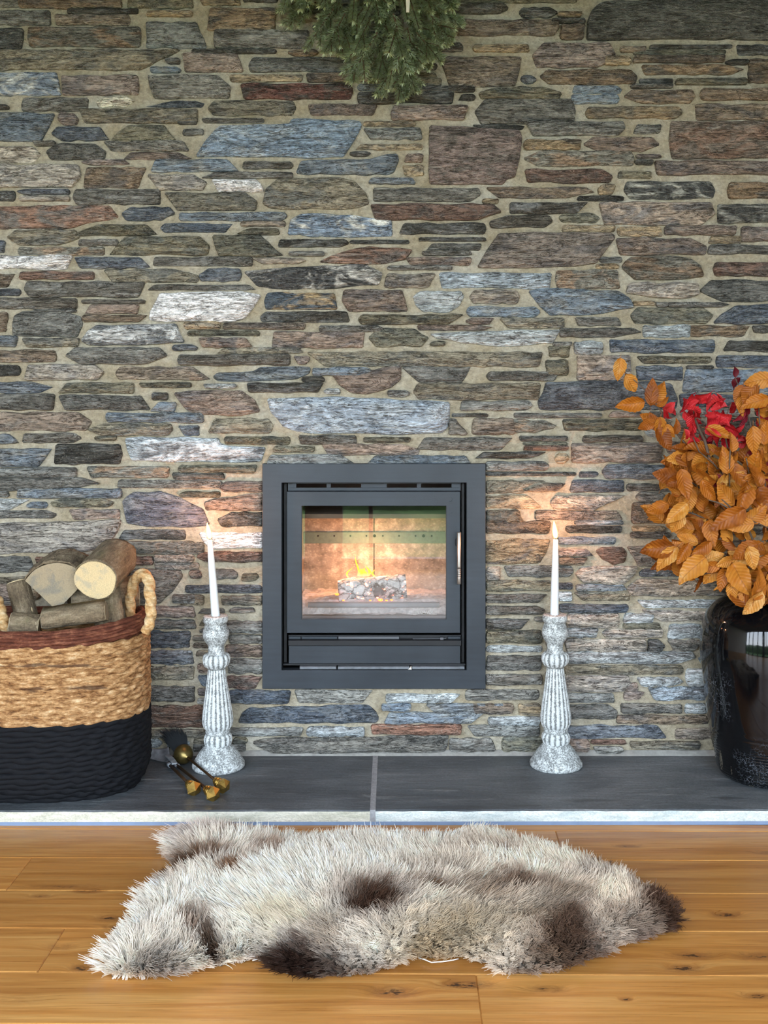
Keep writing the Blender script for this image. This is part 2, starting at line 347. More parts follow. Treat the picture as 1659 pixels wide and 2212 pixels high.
# ------------------------------------------------------------------ the stone wall
# every stone: left, top, right, bottom on the wall face (1/780 m from the upper left corner), tone,
# then optional insets of the corners top-left, top-right, bottom-right, bottom-left
STONES = """
0,-4,68,16,m;38,-12,262,17,n;276,-14,417,17,o;0,23,109,54,m;119,31,281,54,n;145,22,301,29,k;316,24,415,35,t;316,48,446,103,m,0,22,0,0
0,63,50,106,k;60,59,304,101,u;0,109,390,151,g,0,0,90,0;394,116,524,155,p,0,14,0,6;415,109,597,115,k;0,157,131,206,B,0,10,0,0;133,164,300,205,p;320,164,498,212,m,0,28,4,14
46,212,190,240,d;208,209,291,231,W,25,20,20,6;314,219,443,231,D,60,20,8,0;0,228,20,236,k;0,246,118,304,b,0,0,30,0;111,275,236,303,D,12,20,0,22;172,236,426,265,g,0,0,0,12
238,271,380,303,o,40,26,0,0;384,260,425,268,k;394,279,439,291,d;73,305,119,315,d;0,317,87,350,W,0,16,14,0;100,312,229,344,d,22,24,4,10;225,306,408,326,m,0,12,0,16
266,330,415,344,p,16,30,0,0;175,345,281,356,p,20,14,0,20;0,357,175,405,v,0,6,20,0;182,362,316,406,n,6,0,18,0;326,346,516,371,b,10,24,0,0;318,377,447,411,v,0,30,10,26
435,373,632,385,d,30,0,0,0;457,388,571,413,w,0,18,0,14;433,-12,520,11,t;448,18,598,65,T,6,0,4,0;526,-12,600,4,k;462,66,668,104,d;621,108,688,120,n,10,6,10,12;701,96,729,111,n
537,124,757,155,d,10,0,0,4;496,162,654,176,t;662,159,830,177,n;520,182,762,214,R,0,6,6,8;772,182,820,195,b;772,200,980,223,k;449,219,639,249,g,12,6,8,12;666,226,815,248,p,0,0,10,6
436,257,570,265,d;785,262,897,272,t;785,277,912,301,m,0,4,0,16;767,312,912,323,t,14,0,0,0;754,329,802,337,k,10,10,10,10;524,350,633,364,d
957,10,1098,29,d,0,8,20,0;950,-14,1245,5,o;1121,17,1205,37,k,8,16,16,8;1205,28,1258,36,t;987,43,1208,76,n,0,4,12,0;1190,42,1264,50,k;1212,54,1264,84,n;944,93,1000,111,d
1021,97,1143,112,t;1150,94,1330,146,p,24,14,42,10;949,124,1126,185,n,0,0,14,22;1166,151,1377,181,n,16,16,6,20;886,158,945,170,o;898,171,954,185,o;903,187,1025,198,k
1035,189,1213,213,o,46,40,6,4;845,229,1011,259,p,6,0,10,2;1026,215,1243,268,m,22,6,4,14;1020,270,1135,279,k,0,20,8,30;1136,263,1350,293,m,0,4,16,16;1131,302,1255,324,t
1131,327,1370,358,u,36,8,4,30;1134,367,1323,394,r,0,22,6,6;874,334,914,351,p;870,357,915,379,t;796,385,898,397,b,6,8,0,0;1237,186,1343,201,b,4,10,4,0;1235,205,1338,223,b,0,4,4,0
1340,101,1396,113,n;1305,123,1363,140,t;1401,98,1580,104,k;1366,108,1568,119,o;1367,121,1565,135,n;1592,97,1665,118,k;1565,130,1614,140,k,16,0,0,8;1386,141,1608,161,T,0,40,30,8
1616,129,1690,179,n;1381,171,1454,181,k;1458,170,1614,182,o;1362,184,1454,190,d;1348,194,1502,223,n,18,6,12,40;1512,192,1700,216,n;1265,232,1474,255,t,6,6,12,4;1503,226,1700,259,n
1367,269,1429,287,m,10,0,4,0;1446,263,1710,342,N,4,0,0,6;1260,297,1425,328,p,20,16,40,36;1371,346,1409,356,k;1374,335,1428,341,p;1414,348,1710,377,p,0,0,0,6;1335,371,1406,385,o
1348,393,1545,429,K,6,10,6,14;1571,394,1710,429,T,6,0,0,4;1050,405,1285,427,n,0,20,60,28;1291,399,1330,421,t,10,0,10,4;1247,424,1348,433,k;1295,438,1544,486,M,0,8,30,12
1551,442,1710,481,K;1102,438,1270,461,k,0,0,26,0;1207,461,1296,480,o,10,16,8,8;1058,466,1194,491,d,38,8,18,2;1214,487,1330,500,t;1333,491,1431,510,t;1436,489,1591,507,p,0,0,4,0
1530,510,1601,525,t,8,0,0,0;1599,491,1700,521,p;1331,516,1527,550,p,0,34,4,8;1528,530,1710,548,d;1295,556,1344,567,d;1287,571,1338,580,t;1200,585,1339,623,u;1541,567,1710,596,r
1512,606,1710,651,d,24,0,0,50;1368,651,1416,659,t;1417,653,1444,663,d;1444,654,1576,663,d,0,20,20,0;1362,664,1541,699,o,16,24,16,10;1079,688,1218,708,g,0,0,0,20;1243,686,1342,703,m,0,8,0,6
1210,709,1386,728,d,0,20,60,0;1389,703,1492,728,l;1492,704,1621,726,T,0,0,16,0;1625,704,1690,718,d;1240,739,1302,765,l;1317,734,1544,761,D;1563,736,1710,758,k,12,0,0,0
1247,768,1363,821,M;1376,770,1538,784,o,0,6,6,14;1547,769,1710,793,D;1374,792,1474,821,D;1482,790,1540,796,d;1475,798,1710,846,b,8,0,0,0;1468,852,1710,878,D
807,407,1038,434,m,0,4,22,0;801,442,1083,474,r,0,18,50,10;1042,430,1077,440,t;863,483,1050,505,k,10,4,4,0;755,519,884,526,k;903,514,1050,520,k;920,527,1040,540,d,14,0,4,0
912,543,1020,551,d;877,557,1019,572,p,0,0,4,10;836,575,977,583,d;831,592,941,620,v,6,0,16,0;949,590,1191,622,L,0,0,4,6;1014,628,1122,656,v,10,6,6,10;1007,663,1167,684,b,6,12,10,8
1005,688,1068,700,p,14,0,12,14;774,680,1002,700,o,8,0,34,6;901,703,1065,713,p,0,30,20,4;796,711,926,748,o,22,30,16,16;663,761,1172,791,g,0,0,8,40;1184,748,1232,771,o
1195,739,1236,747,m;1180,778,1226,810,o;869,793,1018,825,d,0,0,20,36;1050,803,1207,822,d,8,0,10,8;893,829,1167,863,g,10,0,4,12;994,867,1150,886,m,4,6,14,0;977,894,1055,900,k
969,905,1010,938,d,0,26,0,0;1020,904,1112,937,n,4,4,0,0;1108,908,1204,935,u,0,30,50,6;1110,893,1300,902,m;1215,907,1388,930,o;898,946,1108,971,m,20,0,26,0;1122,942,1225,952,d
1129,956,1228,961,o;1129,963,1228,972,r;1025,977,1180,990,k,20,0,40,0;696,960,906,983,p,0,40,4,14;792,985,1017,1001,b,20,12,0,0;577,983,765,1002,l,8,30,0,0;1050,998,1187,1016,m,0,10,10,0
1050,1021,1245,1027,d;1051,1039,1180,1066,g,0,4,60,0;1130,1045,1222,1060,n,40,0,20,0;1051,1071,1170,1097,t,0,30,0,0;1188,1070,1350,1103,v,14,0,70,12;1050,1103,1131,1127,g,0,10,0,0
1157,1104,1345,1123,n,0,12,0,0;1231,1038,1347,1062,D,6,0,0,0;1198,980,1230,1001,t,8,6,12,6;1235,958,1431,998,M,0,0,6,0;1258,941,1388,954,d;1300,1004,1480,1034,b,12,0,0,10
1353,1046,1460,1061,d;1372,1064,1437,1084,m,10,8,8,12;1365,1087,1470,1130,n;1242,1125,1345,1133,l;1222,1137,1343,1150,k;1366,1137,1440,1147,t,0,10,10,0;1362,1150,1446,1161,d
356,417,555,454,g,0,26,4,28;388,460,620,476,b,0,4,12,0;346,484,503,502,D,8,0,18,10;519,478,616,489,n;512,494,604,506,o,30,4,0,0;460,509,612,553,o,0,50,0,14
236,512,452,550,o,36,20,4,0;601,518,754,533,k,4,8,20,0;624,544,702,552,d;546,558,662,569,v,0,14,20,20;331,556,545,574,d;430,581,522,607,D,20,4,6,4;224,583,430,610,g,0,50,4,20
319,616,553,626,d,16,16,0,0;571,634,728,668,Y,6,6,0,4;562,674,755,695,k,12,6,0,4;739,627,880,672,p,4,12,0,14;397,695,475,711,t;482,698,660,711,n;405,715,562,725,o
430,731,545,750,p,0,14,0,8;588,717,787,751,p,4,0,4,0;690,704,830,716,d,0,14,14,0;468,752,656,763,g,16,10,0,0;384,766,626,788,d;676,795,804,811,b,0,8,30,0;534,828,700,847,k,0,0,14,4
651,814,701,825,k;440,830,512,838,l;450,905,590,935,g,14,10,6,0;484,944,627,960,o;645,941,770,959,d;590,964,680,977,o;786,945,888,955,o;385,1005,555,1021,o;372,1022,486,1035,d
470,1040,567,1062,p,20,0,0,14;470,1107,567,1136,k,30,0,0,8;256,1146,400,1165,k,12,0,0,0;260,1172,440,1195,u,0,0,0,12;254,1037,480,1053,m;387,1063,475,1074,o,10,0,0,4
188,1009,366,1032,u,0,0,4,10;0,1011,165,1030,m;0,1033,218,1058,m,0,40,120,0;38,1056,263,1075,b;0,1061,20,1073,m;0,1079,65,1101,l,0,0,44,0;110,1077,246,1094,o,26,26,10,6
0,1104,122,1119,d,0,20,8,0;149,1101,258,1121,p,0,0,0,10;0,1203,80,1235,m,0,16,0,0;76,1204,165,1227,r;238,1203,332,1219,r;334,1198,418,1213,v;334,1216,430,1229,v;374,1284,425,1302,m
408,1232,436,1248,p;0,1247,90,1260,g;0,1262,40,1295,p;325,1310,422,1333,p;320,1340,424,1357,m;318,1364,410,1399,D,0,0,0,0;318,1406,419,1434,D;318,1439,419,1468,g
318,1483,420,1515,d;318,1526,440,1571,r;318,1576,444,1592,g;418,1595,445,1605,g;490,1342,568,1367,m;495,1372,568,1390,m;488,1394,568,1418,p;493,1424,568,1454,m;490,1462,567,1487,r,0,0,16,0
495,1493,628,1518,D;497,1573,655,1589,m,0,0,6,0;502,1594,535,1605,o;418,1607,530,1624,d;636,1491,806,1518,m,0,0,24,10;834,1500,995,1517,l,0,0,20,0;825,1521,888,1534,b
920,1521,1103,1539,b,0,6,0,20;830,1540,1047,1562,b,12,0,30,0;662,1571,787,1589,l;802,1566,997,1585,R2;972,1596,1070,1622,d,0,10,0,0;1010,1568,1165,1590,m,0,0,0,16;1005,1491,1165,1512,m
1054,1549,1168,1565,l;1050,1457,1170,1478,d;1084,1594,1172,1623,o;1050,1417,1172,1447,d;1120,1521,1170,1545,t;1020,1521,1110,1541,n;1225,1407,1503,1433,l,0,10,40,0;1220,1438,1477,1457,g
1222,1460,1361,1493,v,0,4,16,0;1341,1475,1378,1493,p;1376,1464,1476,1481,l,0,12,40,10;1481,1446,1520,1481,l;1400,1485,1523,1511,L,0,0,0,14;1348,1496,1393,1511,p,0,0,14,0
1222,1498,1327,1517,m;1228,1523,1334,1552,d,0,20,4,0;1341,1521,1472,1540,m;1479,1521,1526,1540,l;1332,1546,1530,1562,n;1225,1568,1440,1594,D,0,20,0,0;1459,1575,1543,1596,n
1276,1599,1354,1607,r;1226,1599,1274,1623,p;1360,1602,1512,1616,g;1050,1128,1190,1152,n;1204,1161,1330,1175,b;1207,1187,1281,1201,p,0,14,0,0;1207,1204,1270,1219,n,0,0,10,0
1355,1180,1450,1223,v,0,0,0,24;1049,1225,1080,1252,v;1089,1224,1239,1246,m,0,4,10,10;1050,1255,1190,1276,o;1245,1263,1355,1276,b,0,10,0,0;1355,1251,1570,1287,v,22,20,0,8
1050,1284,1182,1301,d,0,0,20,0;1050,1310,1178,1326,d,0,20,8,0;1240,1280,1360,1297,g,0,0,0,20;1207,1306,1357,1322,D;1222,1325,1338,1355,v;1222,1357,1292,1376,l,0,0,6,0
1220,1381,1397,1407,v;1400,1382,1436,1408,k,0,14,10,0;1377,1297,1550,1312,l,0,0,0,14;1346,1326,1412,1344,l;1346,1346,1426,1356,o;1300,1359,1432,1377,v,10,0,4,10;1442,1350,1518,1379,l
1442,1383,1515,1406,m,0,0,16,14;1050,1337,1145,1358,k,0,0,20,0;1050,1363,1172,1389,o;1050,1396,1172,1408,l;365,1170,427,1192,g,0,10,10,0;430,1151,567,1184,w,0,0,0,22
425,1193,567,1213,r,8,0,0,20;460,1230,514,1250,d,0,12,4,0;409,1233,435,1248,r;400,1265,567,1280,D;385,1287,440,1305,g;478,1287,567,1307,g;0,413,33,434,k;38,410,150,420,D,30,0,0,20
42,424,150,434,v;157,410,345,441,d,6,0,0,8;0,445,256,494,r2,0,20,120,0;263,448,378,476,D,20,12,30,10;157,486,340,508,o,60,24,0,0;16,497,172,529,g,20,10,50,26;170,518,256,531,d
0,522,12,545,D;38,534,225,551,u;0,553,157,581,w,0,0,14,0;162,557,325,579,D,0,22,0,12;43,588,203,603,r;0,592,33,620,n,0,0,16,0;52,609,313,641,d,6,0,14,12;0,645,165,667,d
73,669,165,674,d;177,648,314,655,d;182,659,300,678,p,14,0,4,0;180,681,319,695,n,0,0,20,0;0,676,16,715,n;0,727,38,749,b;48,731,172,749,g,0,0,4,10;0,757,122,781,n
142,751,361,785,m,22,18,44,30;0,790,45,811,k;53,789,225,820,v,8,20,14,0;249,793,455,820,n,10,40,0,8;0,825,115,848,D,0,50,30,0;124,828,289,849,o,22,0,0,0;301,827,412,836,o
0,852,118,885,d,4,0,4,0;127,855,324,885,d,0,20,0,14;329,849,362,864,k;324,869,380,889,b,20,0,4,0;0,892,198,930,n2,0,28,12,0;229,892,440,912,b;190,916,373,940,g,34,4,10,30
385,920,430,941,D,0,0,0,14;0,939,40,958,b,0,20,0,0;48,937,176,956,d,4,16,20,0;205,943,254,951,o;0,970,112,1008,b,0,0,30,0;118,960,264,1002,k,4,6,6,0
"""
BIG = [  # stones with an outline of their own
 ('S', [(424,338),(445,305),(466,281),(476,273),(550,270),(625,268),(631,258),(700,260),(777,263),(781,272),(765,302),(749,326),(741,338),(643,340),(560,339),(491,337)]),
 ('b', [(640,374),(650,349),(725,346),(800,344),(835,334),(858,333),(861,346),(850,372),(838,377),(740,377)]),
 ('N2',[(929,272),(1000,274),(1060,278),(1122,282),(1127,298),(1121,345),(1112,382),(1095,386),(1085,398),(1000,398),(929,397),(928,330)]),
 ('G', [(1268,85),(1270,46),(1278,25),(1290,12),(1305,6),(1400,2),(1500,2),(1600,0),(1720,0),(1720,85),(1600,86),(1490,83),(1400,85),(1330,86)]),
 ('g', [(568,440),(575,408),(600,388),(660,386),(730,384),(765,392),(790,418),(797,440),(770,449),(700,451),(620,452),(585,449)]),
 ('B', [(622,507),(628,475),(650,463),(700,462),(760,465),(845,475),(847,509),(780,511),(720,511)]),
 ('r', [(690,566),(712,555),(740,545),(800,533),(860,536),(891,540),(876,560),(830,569),(760,568),(720,568)]),
 ('M', [(1032,577),(1053,540),(1078,505),(1150,502),(1250,503),(1320,504),(1329,512),(1308,540),(1287,568),(1240,575),(1170,577),(1100,578)]),
 ('u', [(1343,578),(1350,566),(1362,557),(1400,554),(1440,553),(1492,560),(1512,574),(1520,596),(1480,602),(1440,604),(1372,604)]),
 ('v', [(1357,616),(1362,612),(1440,612),(1508,614),(1509,636),(1470,645),(1430,643),(1353,633)]),
 ('b', [(1142,629),(1180,624),(1260,626),(1335,629),(1360,645),(1369,664),(1300,677),(1240,681),(1190,681),(1168,662)]),
 ('D', [(1541,698),(1558,680),(1590,661),(1640,659),(1700,658),(1710,698),(1620,699)]),
 ('L2',[(893,641),(905,631),(950,629),(995,629),(1002,640),(992,660),(970,674),(915,674),(899,660)]),
 ('l', [(929,722),(1000,717),(1100,714),(1210,713),(1203,724),(1194,740),(1140,745),(1080,748),(1000,741),(945,731)]),
 ('D', [(1162,868),(1174,848),(1180,826),(1300,824),(1400,824),(1450,830),(1463,862),(1460,882),(1350,884),(1240,885),(1166,884)]),
 ('p', [(718,809),(760,808),(830,794),(866,790),(865,820),(845,836),(790,851),(760,848),(735,833)]),
 ('S2',[(578,862),(640,860),(720,857),(835,862),(900,866),(971,870),(971,896),(966,924),(955,934),(890,937),(830,938),(700,936),(640,931),(612,921),(600,904),(586,891)]),
 ('X', [(527,587),(560,584),(630,578),(700,574),(790,572),(826,590),(818,615),(730,622),(660,623),(590,623),(555,617),(540,600)]),
 ('w', [(323,690),(325,674),(336,654),(346,634),(420,632),(520,630),(564,638),(547,664),(528,688),(505,694),(420,694),(335,693)]),
 ('b', [(460,814),(470,806),(550,802),(562,794),(620,793),(670,794),(668,806),(640,818),(560,822),(470,822)]),
 ('p', [(376,849),(415,845),(470,843),(520,844),(550,865),(561,889),(520,897),(470,895),(415,893),(397,878)]),
 ('L', [(271,947),(340,946),(420,946),(472,947),(475,958),(490,964),(573,967),(563,996),(480,997),(400,997),(285,995),(275,970)]),
 ('p', [(441,1086),(480,1076),(520,1071),(567,1067),(567,1102),(500,1103),(445,1102)]),
 ('D2',[(265,1082),(276,1072),(290,1063),(345,1062),(385,1074),(415,1090),(438,1100),(452,1134),(415,1138),(320,1137),(275,1130)]),
 ('v', [(-40,1132),(70,1130),(150,1128),(245,1123),(262,1124),(252,1150),(238,1168),(218,1183),(190,1190),(100,1194),(-40,1197)]),
 ('d', [(270,1242),(290,1230),(340,1230),(390,1232),(394,1246),(372,1278),(345,1303),(270,1300)]),
 ('D', [(515,1561),(524,1540),(540,1529),(660,1527),(795,1524),(810,1536),(818,1552),(812,1561),(680,1562)]),
 ('m', [(546,1603),(570,1597),(700,1594),(968,1588),(966,1610),(960,1622),(800,1624),(640,1625),(590,1625),(560,1612)]),
 ('T2',[(1050,1168),(1100,1165),(1188,1166),(1180,1192),(1165,1216),(1100,1219),(1050,1218)]),
 ('r', [(1287,1190),(1300,1183),(1345,1183),(1354,1195),(1349,1214),(1325,1221),(1302,1208)]),
 ('v', [(1243,1240),(1255,1225),(1320,1224),(1377,1224),(1371,1240),(1350,1259),(1330,1263),(1260,1258)]),
 ('v', [(1386,1318),(1460,1318),(1545,1320),(1532,1342),(1430,1342),(1408,1330)]),
 ('m', [(27,700),(31,682),(50,673),(130,672),(174,685),(178,702),(166,728),(100,727),(28,724)]),
 ('X2',[(176,736),(190,716),(210,703),(300,701),(380,700),(388,720),(398,739),(300,745),(190,744)]),
]
TONE = {  # two colours that share a stone
 'g': ((104,100,86),(84,84,76)), 'n': ((104,90,76),(82,74,66)), 'o': ((94,92,76),(74,76,66)), 'd': ((74,76,76),(96,96,90)), 'k': ((52,55,56),(82,84,82)),
 'm': ((98,102,102),(84,84,78)), 'b': ((86,102,116),(104,110,110)), 'D': ((62,72,84),(84,92,98)), 'l': ((128,138,140),(104,110,110)), 'v': ((128,120,110),(106,102,96)),
 'p': ((116,100,92),(92,84,80)), 'r': ((124,86,66),(94,82,74)), 't': ((138,118,88),(104,94,76)), 'w': ((214,211,203),(190,182,174)), 'W': ((176,162,138),(112,98,82)),
 'u': ((92,94,90),(124,96,68)), 'T': ((140,110,74),(92,84,72)), 'N': ((88,78,68),(104,76,58)), 'N2': ((108,86,74),(84,74,66)), 'G': ((74,76,72),(60,62,56)),
 'R': ((116,66,56),(72,66,60)), 'R2': ((146,92,66),(120,84,66)), 'r2': ((138,92,66),(98,90,82)), 'M': ((126,108,90),(92,86,82)), 'K': ((56,60,60),(124,124,112)),
 'S': ((92,114,136),(114,128,138)), 'S2': ((122,142,162),(142,158,170)), 'L': ((130,146,158),(88,96,102)), 'L2': ((124,132,134),(112,122,126)), 'B': ((86,104,124),(160,160,148)),
 'X': ((64,66,66),(178,174,162)), 'X2': ((92,96,98),(160,162,160)), 'Y': ((72,88,102),(186,146,84)), 'D2': ((72,74,86),(96,94,96)), 'T2': ((146,122,84),(104,96,86)), 'n2': ((132,110,88),(106,94,82)),
}
RW = random.Random(11)

def rough_outline(poly, step, jit):
    """subdivide and roughen an outline, then take the corners off"""
    pts = []
    n = len(poly)
    for i in range(n):
        a = Vector(poly[i]); b = Vector(poly[(i+1) % n]); L = (b-a).length
        k = max(1, int(L/step))
        nr = Vector((b.y-a.y, a.x-b.x)); nr = nr/(nr.length+1e-9)
        for j in range(k):
            q = a.lerp(b, j/k)
            if j: q = q + nr*RW.uniform(-jit, jit)
            pts.append(q)
    out = []
    n = len(pts)
    for i in range(n):
        a, b = pts[i], pts[(i+1) % n]
        k = min(0.2, 2.4/((b-a).length+1e-6)); out.append(a.lerp(b, k)); out.append(a.lerp(b, 1-k))
    # drop points that crowd each other
    res = [out[0]]
    for q in out[1:]:
        if (q-res[-1]).length > 2.2: res.append(q)
    return res

def quad(x0, y0, x1, y1, ins):
    tl, tr, br, bl = ins
    pts = []
    if tl > 0 and bl > 0: pts.append((x0, y0 + (y1-y0)*bl/(tl+bl) if False else (y0+y1)/2))
    pts.append((x0+tl, y0)); pts.append((x1-tr, y0))
    if tr > 0 and br > 0: pts.append((x1, (y0+y1)/2))
    pts.append((x1-br, y1)); pts.append((x0+bl, y1))
    return pts

def stone_geo(poly, tone, proud=None):
    """verts, faces and two colours of one stone standing in the wall"""
    h = max(p[1] for p in poly) - min(p[1] for p in poly)
    w = max(p[0] for p in poly) - min(p[0] for p in poly)
    P = rough_outline(poly, min(24, max(10, w/8)), min(2.4, 0.10*h))
    n = len(P)
    c = sum(P, Vector((0, 0)))/n
    if proud is None: proud = RW.uniform(0.003, 0.015)
    area = sum(P[i].x*P[(i+1) % n].y - P[(i+1) % n].x*P[i].y for i in range(n))
    sg = 1 if area > 0 else -1
    def inset(d):
        o = []
        for i in range(n):
            e = P[(i+1) % n]-P[i-1]; nn = Vector((-e.y, e.x))*sg; nn = nn/(nn.length+1e-9)
            q = P[i]+nn*d
            o.append(q)
        return o
    ins = min(2.6, h*0.12)
    tiltx, tilty = RW.uniform(-.00003, .00003), RW.uniform(-.00012, .00012)
    def W(q, y): return ((q.x-HX)/PM, y, ZC-(q.y-HY)/PM)
    v = []
    P = inset(-1.3)
    for q in P: v.append(W(q, 0.022))
    for q in P: v.append(W(q, 0.004 - 0.55*proud))
    for q in inset(ins): v.append(W(q, -proud - 0.0006*RW.random() + (q.x-c.x)*tiltx + (q.y-c.y)*tilty))
    inner = [P[i].lerp(c, 0.45) if h > 30 else None for i in range(n)]
    f = []
    rings = 3
    if h > 30:
        for i in range(n):
            q = Vector((P[i].x*0.62+c.x*0.38, P[i].y*0.5+c.y*0.5))
            v.append(W(q, -proud - RW.uniform(0.0, 0.0022) + (q.x-c.x)*tiltx + (q.y-c.y)*tilty))
        rings = 4
    for r in range(rings-1):
        for i in range(n):
            a, b = r*n+i, r*n+(i+1) % n
            f.append((a, a+n, b+n, b) if sg > 0 else (a, b, b+n, a+n))
    top = tuple((rings-1)*n+i for i in range(n))
    f.append(top[::-1] if sg > 0 else top)
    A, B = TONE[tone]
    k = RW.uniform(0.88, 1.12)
    k *= 1.38 + (0.16 if poly[0][0] > 1040 and poly[0][1] > 1230 else (0.08 if poly[0][1] > 1480 else 0)); gA = sum(A)/3; gB = sum(B)/3; ds = 0.42 if tone not in ('b', 'D', 'S', 'S2', 'B', 'L', 'l', 'r', 'R', 'R2', 'r2', 'T') else 0.45  # lower stones toned lighter, most at lower right: light near the hearth painted in
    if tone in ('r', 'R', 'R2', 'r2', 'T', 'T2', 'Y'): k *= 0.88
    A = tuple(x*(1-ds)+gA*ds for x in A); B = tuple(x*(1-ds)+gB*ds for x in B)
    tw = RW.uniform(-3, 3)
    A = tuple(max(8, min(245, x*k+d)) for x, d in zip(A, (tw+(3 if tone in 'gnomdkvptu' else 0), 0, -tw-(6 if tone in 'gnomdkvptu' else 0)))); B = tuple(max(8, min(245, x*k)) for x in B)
    return v, f, A, B

def stone_mesh(name, geos, mat, parent, origin=None):
    mb = MB(); ca = []; cb = []
    for v, f, A, B in geos:
        mb.add(v, f); ca += list(rgba(A))*len(v); cb += list(rgba(B))*len(v)
    o = obj(name, mb, mat, parent, smooth=True, origin=origin)
    for nm, c in (('tone_a', ca), ('tone_b', cb)):
        at_ = o.data.color_attributes.new(nm, 'FLOAT_COLOR', 'POINT'); at_.data.foreach_set('color', c)
    return o

MAT_STONE = m_stone(); MAT_MORTAR = m_mortar()
polys = []
for item in STONES.replace('\n', ';').split(';'):
    q = item.strip().split(',')
    if len(q) < 5: continue
    x0, y0, x1, y1 = (float(z) for z in q[:4])
    ins = [float(z) for z in q[5:9]] if len(q) >= 9 else [RW.choice((0, 0, 2, 3, 5)) for _ in range(4)]
    if x0 == 0: x0 = -RW.randint(20, 120)
    polys.append((q[4], quad(x0, y0, x1, y1, ins)))
polys += BIG

# occupancy of the wall face, to find the places where thin filling stones lie
GX0, GY0, GX1, GY1, CS = -1640, -330, 2260, 1628, 2
gw, gh = (GX1-GX0)//CS, (GY1-GY0)//CS
occ = np.zeros((gh, gw), bool)
yy, xx = np.mgrid[0:gh, 0:gw]; xx = xx*CS+GX0+1.0; yy = yy*CS+GY0+1.0
def mark(poly, grow):
    xs = [p[0] for p in poly]; ys = [p[1] for p in poly]
    i0 = max(0, int((min(ys)-grow-GY0)/CS)); i1 = min(gh, int((max(ys)+grow-GY0)/CS)+1)
    j0 = max(0, int((min(xs)-grow-GX0)/CS)); j1 = min(gw, int((max(xs)+grow-GX0)/CS)+1)
    if i1 <= i0 or j1 <= j0: return
    X = xx[i0:i1, j0:j1]; Y = yy[i0:i1, j0:j1]; ins = np.zeros(X.shape, bool)
    cx = sum(xs)/len(xs); cy = sum(ys)/len(ys)
    w = max(xs)-min(xs); h = max(ys)-min(ys)
    P = [(cx+(x-cx)*(1+2*grow/max(w, 1)), cy+(y-cy)*(1+2*grow/max(h, 1))) for x, y in poly]
    n = len(P)
    for k in range(n):
        (xa, ya), (xb, yb) = P[k], P[(k+1) % n]
        if ya == yb: continue
        c = ((ya > Y) != (yb > Y)) & (X < (xb-xa)*(Y-ya)/(yb-ya)+xa)
        ins ^= c
    occ[i0:i1, j0:j1] |= ins
for t_, p in polys: mark(p, 5)
STOVE_PX = (566, 1001, 1049.5, 1488.5)
mark([(563, 998), (1053, 998), (1053, 1492), (563, 1492)], 0)
def free(poly):
    xs = [p[0] for p in poly]; ys = [p[1] for p in poly]
    i0 = max(0, int((min(ys)-3-GY0)/CS)); i1 = min(gh, int((max(ys)+3-GY0)/CS)+1); j0 = max(0, int((min(xs)-3-GX0)/CS)); j1 = min(gw, int((max(xs)+3-GX0)/CS)+1)
    return i1 > i0 and j1 > j0 and not occ[i0:i1, j0:j1].any()
fill = []
# courses beyond the edges of the photograph
for (bx0, bx1, by0, by1) in ((GX0, -30, GY0, GY1), (1660, GX1, GY0, GY1), (-30, 1660, GY0, -4)):
    y = by0
    while y < by1-14:
        h = RW.choice((14, 18, 22, 28, 34, 42, 52)); x = bx0 - RW.randint(0, 160)
        while x < bx1:
            w = RW.randint(70, 150) + RW.randint(0, 3)*h; hh = h if RW.random() < .7 else h*RW.uniform(.5, .8); y2 = min(y+hh, by1-2); x2 = min(x+w, bx1+40)
            if x2-x > 30 and y2-y > 8:
                p = quad(x, y+RW.uniform(0, 2), x2, y2, [RW.choice((0, 2, 5, 12, 20)) for _ in range(4)])
                for _ in range(3):
                    if free(p): break
                    x2 -= (x2-x)*.3; p = quad(x, y, x2, y2, [RW.choice((0, 3, 6)) for _ in range(4)])
                if free(p) and x2-x > 26: fill.append((RW.choice('gnodkmbDlvptrM'), p)); mark(p, 4)
            x = x2 + RW.uniform(8, 13)
        y += h + RW.uniform(8, 12)
tones = list('gnodkmbDlvpt')
for i in range(0, gh-5):
    j = 0
    while j < gw-12:
        if occ[i, j]: j += 1; continue
        inframe = (-10 < GX0+j*CS < 1670) and (-10 < GY0+i*CS)
        maxw = RW.randint(28, 85) if inframe else RW.randint(40, 120)
        k = j
        while k < gw and k-j < maxw and not occ[i, k]: k += 1
        if k-j < (19 if inframe else 11): j = k+1; continue
        hmax = RW.randint(5, 13) if inframe else RW.randint(6, 24)
        h = 0
        while i+h < gh and h < hmax and not occ[i+h, j:k].any(): h += 1
        if h >= (6 if inframe else 5):
            x0, x1 = GX0+j*CS, GX0+k*CS; y0, y1 = GY0+i*CS, GY0+(i+h)*CS
            gap = 3
            fill.append((RW.choice(tones), quad(x0+gap, y0+1.5, x1-gap, y1-1.5, [RW.choice((0, 2, 4, 10)) for _ in range(4)])))
            occ[max(0, i-2):i+h+2, max(0, j-2):k+2] = True
            j = k+3
        else: j = k+1

def seen_area(p):
    xs = [min(1659, max(0, q[0])) for q in p]; ys = [min(1630, max(0, q[1])) for q in p]
    n = len(p); a = abs(sum(xs[i]*ys[(i+1) % n]-xs[(i+1) % n]*ys[i] for i in range(n)))/2
    cx = sum(xs)/n; cy = sum(ys)/n
    if cx < 318 and cy > 1335: a *= 0.01
    return a
order = sorted(polys, key=lambda t: -seen_area(t[1]))

wall = MB()
ox0, ox1, oz0, oz1 = (580-HX)/PM, (1036-HX)/PM, ZC-(1476-HY)/PM, ZC-(1014-HY)/PM   # opening for the stove
WX0, WX1, WZ1 = -3.2, 1.95, 2.5
